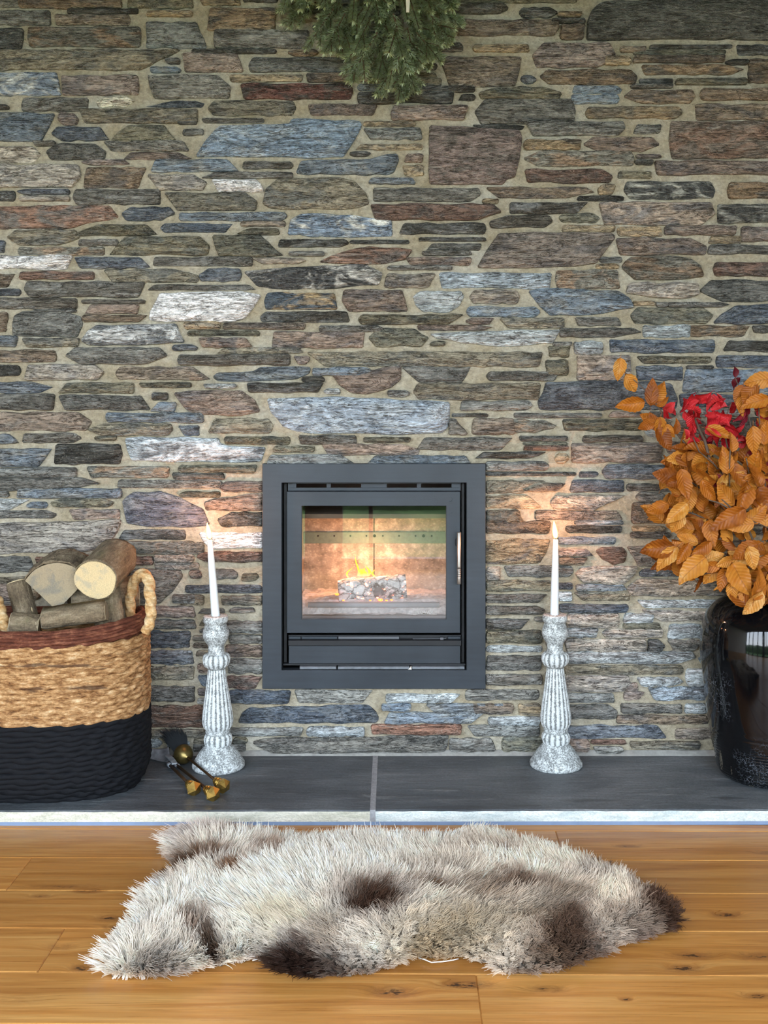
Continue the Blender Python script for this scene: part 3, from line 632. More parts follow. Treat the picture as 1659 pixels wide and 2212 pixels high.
# lime mortar in one mesh, gently uneven, with the stove's opening left out
xs = sorted(set([round(WX0+i*(WX1-WX0)/160, 4) for i in range(161)]+[ox0, ox1])); zs = sorted(set([round(i*WZ1/90, 4) for i in range(91)]+[oz0, oz1]))
vv = []; ff = []
for z in zs:
    for x in xs:
        vv.append((x, 0.004+0.0035*noise.noise(Vector((x*6, 3, z*8)))+0.002*noise.noise(Vector((x*19, 7, z*25))), z))
nx = len(xs)
for a in range(len(zs)-1):
    for b in range(nx-1):
        mx, mz = (xs[b]+xs[b+1])/2, (zs[a]+zs[a+1])/2
        if ox0 < mx < ox1 and oz0 < mz < oz1: continue
        ff.append((a*nx+b, a*nx+b+1, (a+1)*nx+b+1, (a+1)*nx+b))
wall.add(vv, ff)
# the wall's thickness around the opening
def slab(x0, x1, z0, z1): wall.box(x0, x1, 0.012, 0.40, z0, z1)
slab(WX0, ox0, 0, WZ1); slab(ox1, WX1, 0, WZ1); slab(ox0, ox1, 0, oz0); slab(ox0, ox1, oz1, WZ1)
wall_back = tag(obj('wall_back', wall, MAT_MORTAR, smooth=False), 'wall of riven grey, blue and rust slate stones bedded in pale mortar', None, None, 'structure')
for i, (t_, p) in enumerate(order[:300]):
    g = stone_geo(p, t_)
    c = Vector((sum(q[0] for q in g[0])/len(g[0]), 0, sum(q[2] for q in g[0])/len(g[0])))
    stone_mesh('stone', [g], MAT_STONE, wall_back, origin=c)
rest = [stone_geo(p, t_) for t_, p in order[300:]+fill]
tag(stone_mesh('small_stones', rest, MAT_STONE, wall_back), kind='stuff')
# ------------------------------------------------------------------ the rest of the room
ROOM_Y = WIN_Y
m_plaster = m_plain('white_plaster', (205, 200, 190), 0.9, var=0.03, scale=8)
m_ceil = m_plain('dark_timber_ceiling', (110, 92, 72), 0.8, var=0.1, scale=6)
m_frame = m_plain('dark_window_frame', (52, 54, 56), 0.5)
mb = MB(); mb.box(WX0-0.1, WX0, ROOM_Y, 0.42, 0, WZ1)
tag(obj('wall_left', mb, m_plaster), 'plain pale plaster side wall left of the stone wall', kind='structure')
mb = MB(); mb.box(WX1, WX1+0.1, ROOM_Y, 0.42, 0, WZ1)
tag(obj('wall_right', mb, m_plaster), 'plain pale plaster side wall right of the stone wall', kind='structure')
mb = MB(); mb.box(WX0-0.1, WX1+0.1, ROOM_Y-0.1, 0.42, WZ1, WZ1+0.1)
tag(obj('ceiling', mb, m_ceil), 'dark timber ceiling over the room', kind='structure')
mb = MB(); mb.box(WX0-0.1, WX1+0.1, ROOM_Y-0.1, ROOM_Y, WIN_Z1, WZ1)
tag(obj('wall_front', mb, m_plaster), 'plaster strip above the glazed doors facing the stone wall', kind='structure')
win = tag(thing('window_1', 'wide glazed doors with dark frames facing the stone wall', None, (0, ROOM_Y, 0)), kind='structure')
for x0_, x1_ in ((WX0, WX0+.1), (-2.52, -2.46), (-1.80, -1.74), (-1.10, -1.04), (-.52, -.30), (-.145, -.122), (.62, .68), (1.24, 1.30), (WX1-.06, WX1)):
    mb = MB(); mb.box(x0_, x1_, ROOM_Y-0.08, ROOM_Y-0.01, 0, WIN_Z1); obj('mullion', mb, m_frame, win)
for z in (0.03, WIN_Z1-0.03):
    mb = MB(); mb.box(WX0, WX1, ROOM_Y-0.08, ROOM_Y-0.01, z-0.03, z+0.03); obj('rail', mb, m_frame, win)

t = NT('garden_grass'); a = t.noise(t.pos((3, 3, 3)), 1.0, 5, 0.6)
t.base(t.ramp(a, [(0.3, rgba((52, 78, 34))), (0.7, rgba((92, 118, 52)))])).rough(0.95)
mb = MB(); mb.box(-14, 14, -22, ROOM_Y-0.1, -0.2, -0.06); tag(obj('lawn', mb, t.mat), 'green lawn outside the glazed doors', 'lawn', None, 'structure')
t2 = NT('hedge_leaf'); a = t2.noise(t2.pos((4, 4, 4)), 1.0, 6, 0.7)
t2.base(t2.ramp(a, [(0.35, rgba((24, 40, 20))), (0.65, rgba((66, 88, 40)))])).rough(0.9)
rows = []
for i in range(61):
    x = -14+28*i/60; row = []
    for (y, z) in ((-7.2, -0.1), (-7.0, 0.5), (-7.2, 0.95), (-8.0, 1.0), (-8.3, -0.1)):
        q = noise.noise(Vector((x*1.3, y, z*2)))*0.18
        row.append((x, y+q, z+(q if z > 0 else 0)))
    rows.append(row)
mb = MB(); mb.grid(rows, closed=False); tag(obj('hedge', mb, t2.mat, smooth=True), 'dark clipped hedge beyond the lawn', 'hedge')

# ------------------------------------------------------------------ oak floor, plank by plank
for (px, py, sx, sy, dp) in [(140, 1915, .075, .010, .75), (190, 1925, .03, .010, .9), (86, 1936, .02, .008, .8), (238, 1984, .028, .012, .9), (260, 2004, .03, .010, .85),
        (175, 2092, .018, .012, 1.0), (130, 2046, .03, .012, .6), (1355, 1828, .028, .008, .85), (1570, 1977, .028, .012, .95), (1468, 1983, .014, .008, .7), (1498, 2065, .04, .012, .9),
        (1478, 2092, .03, .012, 1.0), (1640, 2066, .04, .014, .8), (850, 2144, .035, .016, .95), (1005, 2128, .045, .012, 1.0), (1180, 2137, .03, .010, .8), (1352, 2159, .010, .006, .9), (1640, 2152, .03, .010, .85), (1655, 1842, .02, .008, .8), (1200, 2140, .02, .008, .7), (40, 2160, .05, .02, .3)]:
    q = on_floor(px, py); KNOTS.append((q.x, q.y, sx, sy, dp))
m_floor = m_oak('brushed_oak')
FR = math.radians(0.6)
floor = MB(); floor.box(WX0-0.1, WX1+0.1, ROOM_Y-0.1, 0.42, -0.06, -0.016)
floor = tag(obj('floor', floor, m_plain('floor_underlay', (70, 48, 26), 0.9)), 'oak floor of wide honey coloured planks running along the hearth', kind='structure')
PW = 0.1628
y_first = 2.640-D     # joint nearest the hearth, at the camera's x
joints = {0: [-0.487], 1: [0.355], 2: [None], 3: [None], 4: [None], 5: [0.155]}
jt = {1: on_floor(1199, 1800).x, 2: on_floor(36, 1894).x, 4: on_floor(108, 2061).x, 5: on_floor(1041, 2160).x, 0: on_floor(357, 1789).x}
nrow = int((y_first - ROOM_Y)/PW)+1
for r in range(0, nrow+1):
    y1 = y_first - (r-1)*PW; y0 = y1 - PW
    if r == 0: y1 = -0.395
    j0 = jt.get(r, R.uniform(-1.7, -0.9) if r in (3,) else R.uniform(-1.2, 1.2))
    if r == 3: j0 = -1.35
    cuts = [WX0]; x = j0
    while x-1.9 > WX0: x -= 1.9
    while x < WX1: 
        if x > WX0+0.1: cuts.append(x)
        x += 1.9
    cuts.append(WX1)
    for a, b in zip(cuts[:-1], cuts[1:]):
        mb = MB(); g = 0.0001
        mb.box(a+g, b-g, y0+g, y1-g, -0.015, 0.0)
        o = obj('plank', mb, m_floor, floor, bevel=0.0020, seg=1, origin=((a+b)/2, (y0+y1)/2, 0))
        c = Vector(((a+b)/2, (y0+y1)/2)); ca, sa = math.cos(-FR), math.sin(-FR)
        o.location = (c.x*ca-(c.y+0.75)*sa, c.x*sa+(c.y+0.75)*ca-0.75, 0); o.rotation_euler = (0, 0, -FR)

# ------------------------------------------------------------------ slate hearth
hearth = thing('hearth', 'low slate hearth of two dark slabs along the foot of the stone wall', 'hearth', (0, -0.2, 0))
ms_top = m_slate('dark_slate', (66, 70, 73), (86, 91, 95), (112, 117, 120))
ms_top2 = m_slate('dark_slate_streaked', (68, 73, 77), (91, 97, 101), (118, 123, 126))
me_l = m_edge('sawn_slate_edge_cream', (196, 196, 176), (232, 230, 214)); me_r = m_edge('riven_slate_edge_blue', (190, 206, 206), (232, 240, 236))
def hearth_slab(x0, x1, yf0, yf1, mats, seed):
    n = 90; vs = []; fs = []; mi = []
    for i in range(n+1):
        x = x0+(x1-x0)*i/n; yf = yf0+(yf1-yf0)*i/n
        e = 0.0022*noise.noise(Vector((x*14, seed, 0)))+0.0012*noise.noise(Vector((x*50, seed, 3)))
        e2 = 0.0016*noise.noise(Vector((x*20, seed, 8)))
        vs += [(x, 0.012, ZH), (x, -0.2, ZH), (x, yf+0.004+e*1.5, ZH), (x, yf+e, ZH-0.003+e2), (x, yf+0.6*e+0.001, 0.02), (x, yf+0.002, 0.0085), (x, 0.012, 0.0085)]
    for i in range(n):
        for k in range(6):
            a = i*7+k; fs.append((a, a+1, a+8, a+7)); mi.append(1 if k in (3, 4) else 0)
    fs.append(tuple(range(6, -1, -1))); mi.append(0); fs.append(tuple(n*7+k for k in range(7))); mi.append(0)
    mb = MB(); mb.v = vs; mb.f = fs; mb.m = mi
    return obj('slab', mb, mats, hearth)
yfl, yfr = -0.4045, -0.411
XJ = (808-HX)*2.85/F
def hf(x): return -0.4085 + (x-0.0)*0.0022
def hfy(x): return -0.4085 - 0.0055*(-x)   # the left end stands a little further forward
hearth_slab(WX0, XJ-0.0065, -0.4085-0.012, -0.4085, [ms_top, me_l], 1.0)
hearth_slab(XJ+0.0065, WX1, -0.4080, -0.4020, [ms_top2, me_r], 5.0)
mb = MB(); mb.box(XJ-0.0068, XJ+0.0068, -0.4075, 0.012, 0.0085, ZH+0.0006); obj('mortar_joint', mb, m_plain('pale_grout', (150, 152, 154), 0.9, var=0.2, scale=120, bump=0.5), hearth)
mb = MB()
mb.add([(WX0, -0.4185, 0.0), (XJ, -0.4065, 0.0), (WX1, -0.400, 0.0), (WX1, -0.36, 0.0), (WX0, -0.36, 0.0), (WX0, -0.4185, 0.0084), (XJ, -0.4065, 0.0084), (WX1, -0.400, 0.0084), (WX1, -0.36, 0.0084), (WX0, -0.36, 0.0084)],
       [(0,1,6,5),(1,2,7,6),(2,3,8,7),(3,4,9,8),(4,0,5,9),(5,6,7,8,9),(4,3,2,1,0)])
tag(obj('trim_1', mb, m_plain('blue_grey_trim', (122, 142, 172), 0.6)), 'thin blue grey strip between the hearth and the oak floor', kind='structure')
# mortar fillet where wall meets hearth
rows = []
for i in range(121):
    x = WX0+(WX1-WX0)*i/120; q = 0.003*noise.noise(Vector((x*30, 2, 2)))
    rows.append([(x, 0.01, ZH-0.001), (x, -0.012+q, ZH-0.001), (x, -0.010+q, ZH+0.003), (x, 0.001, ZH+0.012+q), (x, 0.01, ZH+0.012)])
mb = MB(); mb.grid(rows, closed=True); obj('mortar_fillet', mb, m_plain('grey_fillet', (150, 148, 142), 0.95, var=0.2, scale=60, bump=0.6), hearth)

# ------------------------------------------------------------------ the inset stove
def sx(px, y=0.0): return (px-HX)*(D+y)/F
def sz(py, y=0.0): return ZC-(py-HY)*(D+y)/F
t = NT('black_stove_paint')
a = t.noise(t.pos((6, 40, 90)), 1.0, 5, 0.6); f = t.noise(t.pos((300, 300, 300)), 1.0, 2, 0.5); b = t.noise(t.pos((5, 5, 5)), 1.0, 3, 0.5)
t.base(t.mix(1.0, t.ramp(b, [(0.3, rgba((45, 51, 57))), (0.7, rgba((57, 64, 71)))]), t.rng(a, 0.35, 0.7, 0.93, 1.12), 'MULTIPLY')).rough(t.rng(a, 0.3, 0.7, 0.42, 0.52)).bump(f, 0.12, 0.001)
t.set(Metallic=0.25, Specular_IOR_Level=0.4)
m_sp = t.mat
m_sdark = m_plain('black_steel', (30, 32, 35), 0.55, 0.2)
m_steel = m_plain('brushed_steel', (176, 172, 166), 0.34, 0.9, scale=200, stretch=(1, 1, 0.05))
m_grey = m_plain('grey_steel_plate', (96, 98, 102), 0.5, 0.4)
stove = thing('stove', 'black steel inset wood stove with glass door and square surround in the stone wall', 'stove', (sx(808), 0, sz(1488)))
YF = -0.020
def ring(name, xo0, xo1, zo0, zo1, xi0, xi1, zi0, zi1, y0, y1, mat, parent, bevel=0.0015):
    mb = MB()
    vs = []
    for y in (y0, y1):
        vs += [(xo0,y,zo0),(xo1,y,zo0),(xo1,y,zo1),(xo0,y,zo1),(xi0,y,zi0),(xi1,y,zi0),(xi1,y,zi1),(xi0,y,zi1)]
    fs = []
    for k in range(4):
        a, b = k, (k+1) % 4
        fs += [(a, b, b+4, a+4), (a+8, a+12, b+12, b+8), (a, a+8, b+8, b), (a+4, b+4, b+12, a+12)]
    mb.add(vs, fs); return obj(name, mb, mat, parent, bevel=bevel)
ring('surround', sx(566.5, YF), sx(1049.2, YF), sz(1488.4, YF), sz(1001.6, YF), sx(608.5, YF), sx(1007.8, YF), sz(1448, YF), sz(1043, YF), YF, 0.010, m_sp, stove)
# the steel lining behind the surround
xl, xr, zb, zt = sx(604), sx(1012), sz(1452), sz(1038)
mb = MB()
mb.box(xl-0.006, xl, 0.0105, 0.34, zb, zt); mb.box(xr, xr+0.006, 0.0105, 0.34, zb, zt)
mb.box(xl-0.006, xr+0.006, 0.0105, 0.34, zb-0.006, zb); mb.box(xl-0.006, xr+0.006, 0.0105, 0.34, zt, zt+0.006); mb.box(xl-0.006, xr+0.006, 0.34, 0.346, zb-0.006, zt+0.006)
obj('lining', mb, m_sdark, stove)
# slotted vent plate over the door
yv = 0.012
vp = MB()
x0, x1 = sx(622, yv), sx(995, yv)
vp.box(x0, x1, yv, yv+0.004, sz(1060, yv), sz(1053.5, yv))
vp.box(x0, x1, yv, yv+0.004, sz(1044.5, yv), sz(1040, yv))
for a, b in ((622, 640), (705.5, 714.5), (780, 835.5), (900.5, 909.5), (975.5, 995)): vp.box(sx(a, yv), sx(b, yv), yv, yv+0.004, sz(1054, yv), sz(1044, yv))
obj('vent_plate', vp, m_sp, stove)
for a, b in ((612, 618), (998, 1004)):
    mb = MB(); mb.box(sx(a), sx(b), 0.02, 0.03, sz(1440), sz(1046)); obj('side_rail', mb, m_sdark, stove)
# door
YD = -0.004
door = ring('door', sx(619.7, YD), sx(994.2, YD), sz(1367.2, YD), sz(1062, YD), sx(651.8, YD), sx(963.8, YD), sz(1338, YD), sz(1093, YD), YD, 0.022, m_sp, stove, 0.001)
mb = MB(); mb.box(sx(650), sx(966), 0.004, 0.007, sz(1340), sz(1091))
obj('glass', mb, m_glass('stove_glass', 1.7), door)
# bright lever handle with turned grooves near its lower end
hx, hz0, hz1 = sx(991.5, -0.03), sz(1262, -0.03), sz(1149.5, -0.03)
hb = MB(); pr = []
L = hz1-hz0
pr = [(0.0050, 0), (0.0058, 0.0012), (0.0058, 0.018)]
for k in range(5):
    z = 0.019+k*0.0052
    pr += [(0.0058, z), (0.0045, z+0.0012), (0.0045, z+0.0022), (0.0058, z+0.0034)]
pr += [(0.0058, 0.05), (0.0058, L-0.001), (0.005, L)]
hb.lathe(pr, 20, (hx, -0.030, hz0))
hd = obj('handle', hb, m_steel, door, smooth=True)
mb = MB(); mb.tube([(hx, -0.030, hz1-0.012), (hx, -0.012, hz1-0.012), (hx-0.001, YD, hz1-0.012)], 0.004, 10); obj('handle_stem', mb, m_sdark, door, smooth=True)
mb = MB(); pts = []
for k in range(25):
    a = 2*math.pi*k/24; pts.append((sx(985.5, YD)+0.0028*math.cos(a), YD-0.002, sz(1171, YD)+0.0095*math.sin(a)))
mb.tube(pts, 0.0012, 6, cap=False); obj('latch_loop', mb, m_sdark, door, smooth=True)
# faint ring mark and dash on the door's upper corner
m_scuff = m_plain('scuffed_paint', (58, 65, 72), 0.6)
mb = MB(); mb.tube([(sx(972, YD)+0.0062*math.cos(a), YD-0.0001, sz(1078, YD)+0.0074*math.sin(a)) for a in [math.radians(-110+12*k) for k in range(19)]], 0.0005, 5)
obj('ring_mark', mb, m_scuff, door)
mb = MB(); mb.tube([(sx(972, YD), YD-0.0001, sz(1109, YD)), (sx(976, YD), YD-0.0001, sz(1108.6, YD)), (sx(979.5, YD), YD-0.0001, sz(1106.6, YD))], 0.0005, 5); obj('dash_mark', mb, m_scuff, door)
# maker's name on the lower right of the glass
fc = bpy.data.curves.new('lettering', 'FONT'); fc.body = 'STOVAX'; fc.size = 0.0125; fc.extrude = 0.0001; fc.space_character = 1.12
m_let = m_plain('pale_glass_print', (186, 184, 178), 0.6); fc.materials.append(m_let)
ft = bpy.data.objects.new('lettering_curve', fc); COL.objects.link(ft); bpy.context.view_layer.update()
fme = bpy.data.meshes.new_from_object(ft.evaluated_get(bpy.context.evaluated_depsgraph_get())); fme.name = 'lettering'
bpy.data.objects.remove(ft); fo = bpy.data.objects.new('lettering', fme); COL.objects.link(fo); fo.parent = door
fo.location = Vector((sx(895.5), 0.0036, sz(1326.6))) - wloc(stove) ; fo.rotation_euler = (math.radians(90), 0, 0)
mb = MB(); x0, x1, z0, z1 = sx(893), sx(943), sz(1328.6), sz(1315.6)
for b in ((x0, x1, z0, z0+.0005), (x0, x1, z1-.0005, z1), (x0, x0+.0005, z0, z1), (x1-.0005, x1, z0, z1)): mb.box(b[0], b[1], 0.0035, 0.0039, b[2], b[3])
obj('lettering_border', mb, m_let, door)
# air slide under the door, ash lip, lower panel and ledge
mb = MB(); mb.box(sx(622), sx(996), 0.016, 0.02, sz(1384), sz(1374.5)); obj('air_slide_plate', mb, m_sdark, stove)
for a, b, m in ((624, 649, m_sp), (651, 728, m_sp), (730.5, 862, m_grey), (968, 995, m_sp)):
    mb = MB(); mb.box(sx(a), sx(b), 0.008, 0.016, sz(1382), sz(1376.5)); obj('air_slide', mb, m, stove, bevel=0.0008)
mb = MB(); mb.tube([(sx(892), 0.006, sz(1381)), (sx(950), 0.006, sz(1380.5)), (sx(964), 0.004, sz(1379.5))], 0.0012, 6); mb.box(sx(951), sx(958), 0.0, 0.01, sz(1383.5), sz(1377.5)); obj('air_lever', mb, m_grey, stove)
YP = -0.006
mb = MB(); mb.box(sx(623, YP), sx(996, YP), YP-0.004, 0.02, sz(1394.4, YP), sz(1383, YP)); obj('ash_lip', mb, m_sdark, stove, bevel=0.001)
mb = MB(); mb.box(sx(623.6, YP), sx(994.6, YP), YP, 0.02, sz(1433.4, YP), sz(1395.4, YP)); obj('lower_panel', mb, m_sp, stove, bevel=0.001)
mb = MB(); mb.box(sx(612), sx(1005), 0.002, 0.03, sz(1437.5), sz(1434.2)); obj('shadow_bar', mb, m_sdark, stove)
for a, b in ((648, 727), (730, 884), (890, 1003)):
    mb = MB(); mb.box(sx(a), sx(b), -0.012, 0.012, sz(1447.4, YF), sz(1441.5, YF)); obj('ledge', mb, m_plain('dusty_steel_%d' % a, (112, 118, 124), 0.5, 0.3, var=0.25, scale=60) , stove, bevel=0.0008)
mb = MB(); q = sx(886); mb.add([(q-.006, -0.014, sz(1447.6, YF)), (q+.004, -0.014, sz(1447.6, YF)), (q+.003, -0.014, sz(1440.5, YF)), (q-.006, -0.006, sz(1447.6, YF)), (q+.004, -0.006, sz(1447.6, YF)), (q+.003, -0.006, sz(1440.5, YF))],
    [(0,1,2),(5,4,3),(0,3,4,1),(1,4,5,2),(2,5,3,0)]); obj('plaster_crumb', mb, m_plain('white_plaster_crumb', (220, 216, 208), 0.9), stove)
# firebox: fire board, air bar, baffle, floor
def fb(name):
    t = NT(name); a = t.noise(t.pos((30, 30, 30)), 1.0, 6, 0.7); b = t.voro(t.pos((90, 90, 160)), 1.0)
    c = t.ramp(a, [(0.3, rgba((104, 96, 84))), (0.55, rgba((150, 140, 124))), (0.75, rgba((206, 196, 174)))])
    t.base(t.mix(t.rng(b, 0.05, 0.4, 0.3, 0.0), c, rgba((222, 210, 176)))).rough(0.9).bump(a, 0.5, 0.004); return t.mat
m_fb = fb('fire_board'); YB = 0.27
fx0, fx1 = sx(642, 0.05), sx(972, 0.05)
zf = sz(1330, 0.034)
mb = MB(); mb.box(fx0, sx(808, YB)-0.0012, YB, YB+0.02, zf, sz(1110, YB)); obj('back_board', mb, m_fb, stove, bevel=0.001)
mb = MB(); mb.box(sx(808, YB)+0.0012, fx1, YB, YB+0.02, zf, sz(1110, YB)); obj('back_board', mb, m_fb, stove, bevel=0.001)
mb = MB(); mb.box(fx0-0.012, fx0, 0.03, YB+0.02, zf, sz(1096, 0.05)); obj('side_board', mb, m_fb, stove)
mb = MB(); mb.box(fx1, fx1+0.012, 0.03, YB+0.02, zf, sz(1096, 0.05)); obj('side_board', mb, m_fb, stove)
m_bar = m_plain('air_bar_steel', (98, 112, 96), 0.6, 0.3, var=0.2, scale=80)
mb = MB(); yb = YB-0.006
mb.box(fx0, fx1, yb, YB-0.0002, sz(1174, yb), sz(1149.5, yb)); bar = obj('air_bar', mb, m_bar, stove, bevel=0.0008)
mh = m_plain('hole_black', (16, 18, 16), 0.9)
for px, r in ((687, .0028), (722, .0028), (757, .0028), (791.5, .0028), (809, .0046), (827, .0028), (862, .0028), (897.5, .0028), (915, .0046), (932.5, .0028)):
    hm = MB(); cx, cz = sx(px, yb), sz(1157.5, yb)
    hm.add([(cx+r*math.cos(2*math.pi*k/14), yb-0.0004, cz+r*math.sin(2*math.pi*k/14)) for k in range(14)]+[(cx+r*.7*math.cos(2*math.pi*k/14), yb-0.0001, cz+r*.7*math.sin(2*math.pi*k/14)) for k in range(14)],
           [(k, (k+1) % 14, 14+(k+1) % 14, 14+k) for k in range(14)]+[tuple(range(14, 28))])
    obj('air_hole', hm, mh, bar)
mb = MB(); mb.box(fx0, fx1, 0.06, YB, sz(1108, 0.2)-0.0, sz(1108, 0.2)+0.012); obj('baffle', mb, m_plain('baffle_board', (110, 92, 74), 0.9), stove)
mb = MB(); mb.box(fx0-0.012, fx1+0.012, 0.03, YB+0.02, zf-0.012, zf); obj('firebox_floor', mb, m_plain('firebox_floor', (96, 94, 92), 0.9), stove)
mb = MB(); mb.tube([(fx0+.03, 0.058, zf+0.026), (fx1-.03, 0.058, zf+0.026)], 0.008, 10); obj('log_bar', mb, m_plain('ash_grey_steel', (128, 132, 136), 0.7, 0.2), stove, smooth=True)
# bed of ash; its pale front stands in for floor glare in the glass
rows = []
for i in range(41):
    row = []
    for j in range(21):
        x = fx0+0.004+(fx1-fx0-0.008)*i/40; y = 0.034+(YB-0.038)*j/20
        row.append((x, y, zf+0.004+0.006*noise.noise(Vector((x*30, y*30, 0)))+0.004*noise.noise(Vector((x*90, y*90, 0)))+0.030*max(0.0, min(1.0, (y-0.045)/0.045))))
    rows.append(row)
mb = MB(); mb.grid(rows, closed=False, flip=True); tag(obj('ash_bed', mb, m_plain('wood_ash', (186, 180, 176), 0.95, var=0.3, scale=90, bump=0.6), stove), kind='stuff')

# ------------------------------------------------------------------ the burning log
def flame_mat(name, hot, tip, s, axis_h):
    t = NT(name); t.t.nodes.remove(t.p)
    o = t.n('ShaderNodeTexCoord'); sp = t.n('ShaderNodeSeparateXYZ'); t.l(o.outputs['Generated'], sp.inputs[0])
    em = t.n('ShaderNodeEmission'); em.inputs[1].default_value = s
    t.l(t.ramp(sp.outputs[2], [(0.0, rgba(hot[0])), (0.35, rgba(hot[1])), (1.0, rgba(tip))]), em.inputs[0])
    tr = t.n('ShaderNodeBsdfTransparent'); mx = t.n('ShaderNodeMixShader')
    t.l(t.rng(sp.outputs[2], 0.2, 1.0, axis_h, axis_h*0.35), mx.inputs[0]); t.l(tr.outputs[0], mx.inputs[1]); t.l(em.outputs[0], mx.inputs[2])
    t.l(mx.outputs[0], t.out.inputs[0]); return t.mat
t = NT('charred_birch')
a = t.noise(t.pos((40, 60, 40)), 1.0, 6, 0.65, 0.8); wv = t.n('ShaderNodeVectorMath'); wv.operation = 'ADD'; t.l(t.pos((34, 60, 44)), wv.inputs[0]); t.l(t.noise(t.pos((60, 60, 60)), 1.0, 4, 0.7, out='Color'), wv.inputs[1])
v1 = t.voro(wv.outputs[0], 1.0, 'DISTANCE_TO_EDGE')
b = t.noise(t.pos((22, 30, 14), loc=(5, 1, 2)), 1.0, 4, 0.6)
c = t.ramp(a, [(0.3, rgba((120, 124, 126))), (0.5, rgba((196, 198, 196))), (0.7, rgba((228, 226, 222)))])
c = t.mix(t.rng(b, 0.55, 0.62, 0, 0.9), c, rgba((26, 28, 30)))
c = t.mix(t.rng(v1, 0.006, 0.03, 0.9, 0), c, rgba((34, 34, 36)))
t.base(c).rough(0.9).bump(t.math('ADD', a, t.rng(v1, 0, 0.1, 0, 1)), 0.8, 0.006)
em = t.math('MULTIPLY', t.rng(t.noise(t.pos((55, 50, 55), loc=(9, 3, 4)), 1.0, 4, 0.6), 0.62, 0.70, 0, 1), 7.0)
t.p.inputs['Emission Color'].default_value = (1.0, 0.16, 0.07, 1); t.l(em, t.p.inputs['Emission Strength'])
m_char = t.mat
def cut_log(axis_len, sect, n_len=14, rough=0.002, seed=0.0):
    """a log along +x from 0; sect = closed (y, z) outline"""
    rows = []
    for i in range(n_len+1):
        x = axis_len*i/n_len
        rows.append([(x+0.0015*noise.noise(Vector((y*60, z*60, seed+i*0.0))), y+rough*noise.noise(Vector((x*40, y*50+seed, z*50))), z+rough*noise.noise(Vector((x*40+9, y*50, z*50+seed)))) for (y, z) in sect])
    return rows
yl = 0.115
blog = thing('burning_log', 'charred white ashy log burning behind the stove glass', 'log', at(806, 1290, D+yl))
sec = []
for k in range(24):
    a = 2*math.pi*k/24; r = 0.036*(1+0.07*math.sin(3*a+1)); sec.append((r*math.cos(a), r*math.sin(a)*0.92))
mb = MB(); mb.grid(cut_log(0.195, sec, 22, 0.006, 3.0), True, 0, True, True, flip=False)
lg = obj('charred_wood', mb, m_char, blog, smooth=True, local=True)
lg.location = (-0.100, 0.0, 0.018); lg.rotation_euler = (0, math.radians(-4), math.radians(3))
m_emb = m_emit('ember', (255, 88, 30), 4.0)
for i, (px, py, r) in enumerate(((728, 1284, .006), (822, 1296, .007), (846, 1296, .004), (742, 1297, .0035), (800, 1297, .003), (835, 1297, .0035))):
    p = at(px, py, D+0.07); mb = MB()
    rows = []
    mb.lathe([(0.001, -r*.5), (r*.8, -r*.35), (r, 0), (r*.7, r*.4), (0.001, r*.55)], 9, p, mod=lambda q, z, a: q*(1+.25*math.sin(3*a)))
    obj('ember', mb, m_emb, blog)
fm = flame_mat('log_flame', ((255, 226, 70), (255, 170, 20)), (255, 120, 20), 3.5, 0.8)
for (px, py, h, w, lean) in ((786, 1243, .022, .016, .1), (797, 1244, .030, .009, -.2), (750, 1247, .030, .0045, .5), (773, 1244, .058, .0045, -.1), (779, 1244, .022, .012, .2), (806, 1245, .020, .006, .1)):
    p = at(px, py, D+yl-0.004); mb = MB(); rows = []
    for i in range(11):
        s = i/10; r = w*0.5*(math.sin(math.pi*min(1, 0.18+s*0.82))**0.8)*(1-0.35*s)+0.0002
        ox = lean*h*s*s+0.003*math.sin(s*6+px); rows.append([(p.x+ox+r*math.cos(a), p.y+0.7*r*math.sin(a), p.z+h*s) for a in [2*math.pi*k/10 for k in range(10)]])
    mb.grid(rows, True, 0, True, True); obj('flame', mb, fm, blog, smooth=True)
fl = bpy.data.lights.new('fire_glow', 'POINT'); fl.energy = 1.3; fl.color = (1.0, 0.42, 0.20); fl.shadow_soft_size = 0.03
flo = bpy.data.objects.new('fire_glow', fl); COL.objects.link(flo); flo.location = at(790, 1215, D+yl+0.03)
